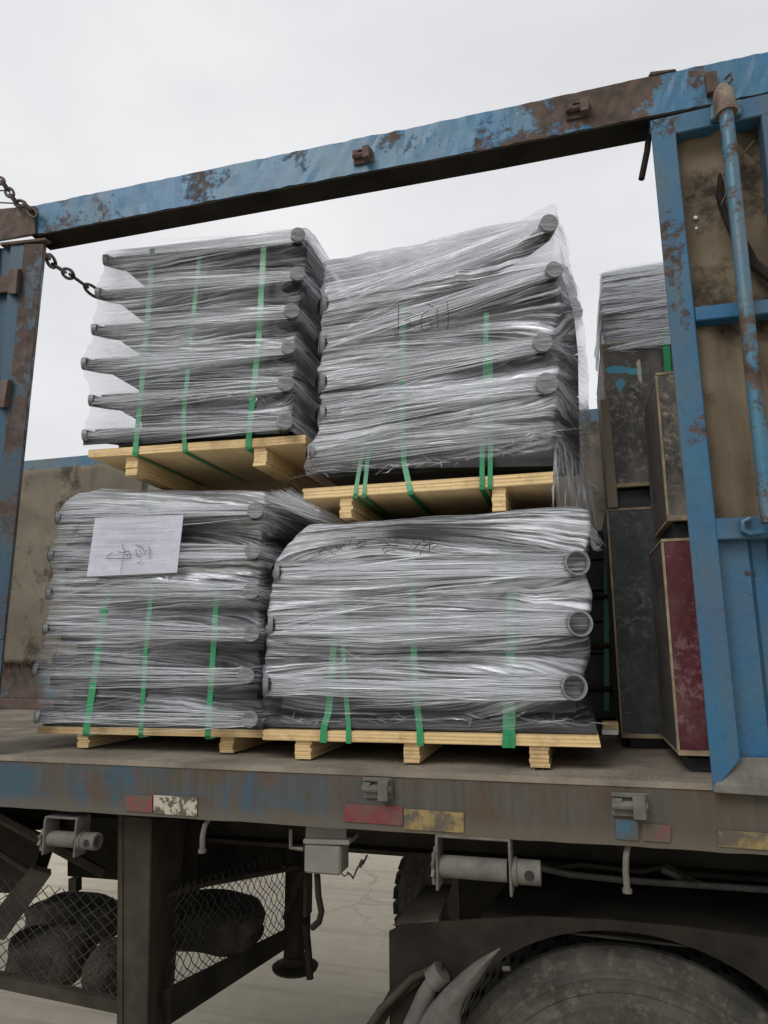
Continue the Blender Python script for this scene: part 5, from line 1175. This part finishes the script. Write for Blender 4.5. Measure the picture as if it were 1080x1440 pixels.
# ------------------------------------------------------------------ plywood crates on the right
def crate(label, fl_b, fr_b, fr_t, fl_t, depth, front, sidem, th=.018, group='plywood crates beside the right gate', sidex=(0, 0), top=False):
    C_ = thing('plywood_crate', label, 'crate', lerp(fl_b, fr_b, .5), group)
    d = (sidex[0], depth, sidex[1])
    MB().slab([fl_b, fr_b, fr_t, fl_t], (0, th, 0)).build('front_panel', M[front], C_)
    def inn(p, dx, dy=th + .0008): return (p[0] + dx, p[1] + dy, p[2])
    MB().hexa([inn(fl_b, .0), inn(fl_b, th), inn(fl_t, th), inn(fl_t, 0)], [tuple(np.add(inn(fl_b, 0), d)), tuple(np.add(inn(fl_b, th), d)), tuple(np.add(inn(fl_t, th), d)), tuple(np.add(inn(fl_t, 0), d))]).build('side_panel', M[sidem], C_)
    MB().hexa([inn(fr_b, -th), inn(fr_b, 0), inn(fr_t, 0), inn(fr_t, -th)], [tuple(np.add(inn(fr_b, -th), d)), tuple(np.add(inn(fr_b, 0), d)), tuple(np.add(inn(fr_t, 0), d)), tuple(np.add(inn(fr_t, -th), d))]).build('side_panel', M[sidem], C_)
    q = [tuple(np.add(inn(p, 0, th * 2), d)) for p in (fl_b, fr_b, fr_t, fl_t)]
    MB().slab(q, (0, th, 0)).build('back_panel', M[sidem], C_)
    # bare plywood edges: strips a couple of millimetres proud
    e = .006
    MB().slab([(fl_b[0] - .002, fl_b[1] - .002, fl_b[2] - .008), (fr_b[0] + .002, fr_b[1] - .002, fr_b[2] - .008), (fr_b[0] + .002, fr_b[1] - .002, fr_b[2] + e), (fl_b[0] - .002, fl_b[1] - .002, fl_b[2] + e)], (0, th + .004, 0)).build('edge_strip', M['tanedge'], C_)
    MB().slab([(fl_t[0] - .002, fl_t[1] - .002, fl_t[2] - e * .5), (fr_t[0] + .002, fr_t[1] - .002, fr_t[2] - e * .5), (fr_t[0] + .002, fr_t[1] - .002, fr_t[2] + .005), (fl_t[0] - .002, fl_t[1] - .002, fl_t[2] + .005)], (0, th + .004, 0)).build('edge_strip', M['tanedge'], C_)
    MB().slab([(fl_b[0] - .0035, fl_b[1] - .003, fl_b[2] + e), (fl_b[0] + .003, fl_b[1] - .003, fl_b[2] + e), (fl_t[0] + .003, fl_t[1] - .003, fl_t[2] - e), (fl_t[0] - .0035, fl_t[1] - .003, fl_t[2] - e)], (0, .012, 0)).build('edge_strip', M['tanedge'], C_)
    for (p, s_) in ((fl_b, -1), (fl_t, 1)):
        b = MB()
        z = p[2] + (-.006 if s_ < 0 else .0005)
        b.hexa([(p[0] - .002, p[1] + .024, z), (p[0] + th, p[1] + .024, z), (p[0] + th, p[1] + .024, z + .0055), (p[0] - .002, p[1] + .024, z + .0055)],
               [(p[0] - .002 + d[0], p[1] + depth, z + d[2]), (p[0] + th + d[0], p[1] + depth, z + d[2]), (p[0] + th + d[0], p[1] + depth, z + .0055 + d[2]), (p[0] - .002 + d[0], p[1] + depth, z + .0055 + d[2])])
        b.build('edge_strip', M['tanedge'], C_)
    if top:
        MB().hexa([inn(fl_t, th + .001), inn(fr_t, -th - .001), inn((fr_t[0], fr_t[1], fr_t[2] - .01), -th - .001), inn((fl_t[0], fl_t[1], fl_t[2] - .01), th + .001)], [tuple(np.add(inn(p, x_), d)) for p, x_ in ((fl_t, th + .001), (fr_t, -th - .001), ((fr_t[0], fr_t[1], fr_t[2] - .01), -th - .001), ((fl_t[0], fl_t[1], fl_t[2] - .01), th + .001))]).build('lid_panel', M[sidem], C_)
    return C_
def rr_(p, x): return (x, p[1], p[2])
a, b_, = (0.145,0.600,1.527), (0.142,0.600,2.316)
crate('tall dark green plywood crate standing on the deck between bundle and red crate', a, (1.05, .60, a[2]), (1.05, .60, b_[2] + .0), (a[0] + .004, .60, b_[2]), .55, 'crateA2', 'side')
a, b_ = (0.178,0.600,2.407), (0.179,0.600,2.958)
crate('scuffed black plywood crate with a blue paint splash under the small wrapped load', a, (1.05, .60, a[2] + .006), (1.05, .60, b_[2]), (a[0] - .006, .60, b_[2]), .55, 'crateA', 'side', top=True)
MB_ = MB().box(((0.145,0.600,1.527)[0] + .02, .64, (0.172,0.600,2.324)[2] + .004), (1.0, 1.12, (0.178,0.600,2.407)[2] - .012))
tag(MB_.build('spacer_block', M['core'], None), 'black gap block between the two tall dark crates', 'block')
a = (0.153,0.620,2.324); q = (0.176,0.620,2.409)
tag(MB().hexa([(a[0], .59, a[2]), (a[0] + .034, .59, a[2]), (a[0] + .030, .59, q[2] + .33), (a[0] - .002, .59, q[2] + .33)], [(a[0], .595, a[2]), (a[0] + .034, .595, a[2]), (a[0] + .03, .595, q[2] + .33), (a[0] - .002, .595, q[2] + .33)]).build('corner_batten', M['tarp2'], None), 'pale upright batten at the left edge of the scuffed black crate', 'batten')
tag(MB().hexa([(0.289,0.500,2.298), (0.315,0.500,2.296), (0.362,0.500,2.839), (0.322,0.500,2.843)], [(0.291,0.518,2.301), (0.317,0.518,2.300), (0.365,0.518,2.846), (0.324,0.518,2.851)]).build('loose_board', M['side'], None), 'narrow dark board leaning upright against the scuffed black crate', 'board')
# front stack
a, b_ = (0.267,0.150,1.537), (0.278,0.150,2.131)
crate('red faced plywood crate standing beside the blue gate frame', a, (.95, .15, a[2]), (.95, .15, b_[2]), (a[0] + .004, .15, b_[2]), .34, 'red', 'side')
a, b_ = (0.293,0.150,2.197), (0.306,0.150,2.648)
crate('narrow streaked black crate on top of the red faced crate', a, (.95, .15, a[2]), (.95, .15, b_[2]), (a[0] + .002, .15, b_[2]), .34, 'crateB', 'side', top=True)
u = (0.278,0.150,2.131); v_ = (0.293,0.150,2.197)
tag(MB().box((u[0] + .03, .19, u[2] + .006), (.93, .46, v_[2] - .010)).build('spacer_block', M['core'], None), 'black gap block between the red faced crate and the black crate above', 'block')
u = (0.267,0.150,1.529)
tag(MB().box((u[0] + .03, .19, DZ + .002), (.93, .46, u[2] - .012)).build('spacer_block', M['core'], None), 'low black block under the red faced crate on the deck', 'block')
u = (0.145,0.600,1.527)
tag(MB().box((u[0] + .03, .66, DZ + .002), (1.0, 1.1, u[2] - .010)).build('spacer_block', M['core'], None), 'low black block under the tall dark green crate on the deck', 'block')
# small wrapped load on top of crate A
SW = thing('wrapped_load', 'small grey film wrapped load on top of the scuffed black crate', 'wrapped load', (0.294,0.700,2.976))
x0 = (0.179,0.600,2.958)[0]; zt = (0.202,0.600,3.268)[2]; zs = (0.183,0.600,3.093)[2]; z0_ = (0.179,0.600,2.926)[2]
MB().box((x0 + .015, .615, (0.179,0.600,2.958)[2] + .006), (1.0, 1.1, zt - .012)).build('load_core', M['boxgrey'] if 'boxgrey' in M else M['grime2'], SW)
tab = [((x0 - .004, .592, z0_), (1.04, .592, z0_ + .02), 0, .55), ((x0 - .004, .592, z0_ + .02), (1.04, .592, z0_ + .04), .1, .9), ((x0 - .006, .592, (zt + zs) / 2), (1.04, .592, (zt + zs) / 2), .7, 1.2), ((x0 + .006, .60, (zt + zs) / 2 + .012), (1.03, .6, (zt + zs) / 2 + .012), .74, 1.2), ((x0 + .010, .60, zt), (1.02, .60, zt), 1.0, 1.2)]
film_mesh('stretch_film', levels_from(tab, .54), SW, 61, hump=.002, nf=60)
rb = Ribbons(); R_ = random.Random(9)
for k in range(420):
    z = R_.uniform(z0_, zt); xa = x0 + R_.uniform(-.002, .3)
    rb.add((xa, .587, z), (xa + R_.uniform(.1, .5), .587, z + R_.gauss(0, .012)), .0005 + .0016 * R_.random() ** 2, R_.uniform(.3, .9), (0, -.002, R_.gauss(0, .002)), twist=R_.uniform(-1.2, 1.2))
rb.build('film_folds', SW)
strap(SW, [(0.398,0.592,2.973), (0.399,0.592,2.887), (0.395,0.592,2.776), (0.389,0.592,2.612)], .024)
# dark load behind, filling the space between the lower right bundle and the crates
SD = thing('wrapped_load', 'dark strapped load far back between the lower right bundle and the green crate', 'wrapped load', (.35, 1.25, DZ))
z2 = (0.126,1.000,2.311)[2]
for k in range(6):
    zz0 = DZ + .06 + (z2 - DZ - .06) * k / 6
    MB().box((-.35, 1.0 + .004 * (k % 2), zz0 + .006), (.9, 1.5, zz0 + (z2 - DZ - .06) / 6 - .004)).build('black_panel', M['core'], SD)
for (px, z_) in ((0, .35), (0, .55), (0, .18)):
    MB().tube([(-.3, .99, DZ + z_), (.5, .99, DZ + z_)], .014, 8).build('bent_pipe', M['grime2'], SD, smooth=True)
MB().box((-.35, 1.0, DZ + .002), (.9, 1.5, DZ + .055)).build('base_board', M['core'], SD)
strap(SD, [(0.164,0.985,2.321), (0.140,0.985,1.968), (0.114,0.985,1.574)], .020)
tag(MB().box((0.080,0.500,1.546), (0.130,0.550,1.579)).build('wood_offcut', M['wood2'], None), 'small wood offcut on the deck right of the lower right pallet', 'offcut')
tag(MB().box((0.075,0.450,1.545), (0.125,0.490,1.559)).build('plastic_scrap', M['scrap'], None), 'small white plastic scrap beside the wood offcut', 'scrap')
q = (0.115,0.300,2.143)
rb = Ribbons(); R_ = random.Random(19)
for k in range(90):
    a = lerp((0.066,0.200,2.221), (0.072,0.200,2.126), R_.random()); e_ = lerp((0.105,0.280,2.159), (0.132,0.300,2.126), R_.random())
    rb.add(a, lerp(a, e_, R_.uniform(.3, 1)), .0006 + .003 * R_.random() ** 3, R_.uniform(.2, .9), (0, 0, -R_.uniform(0, .02)), twist=R_.uniform(-1.3, 1.3))
rb.build('loose_film', BBR)
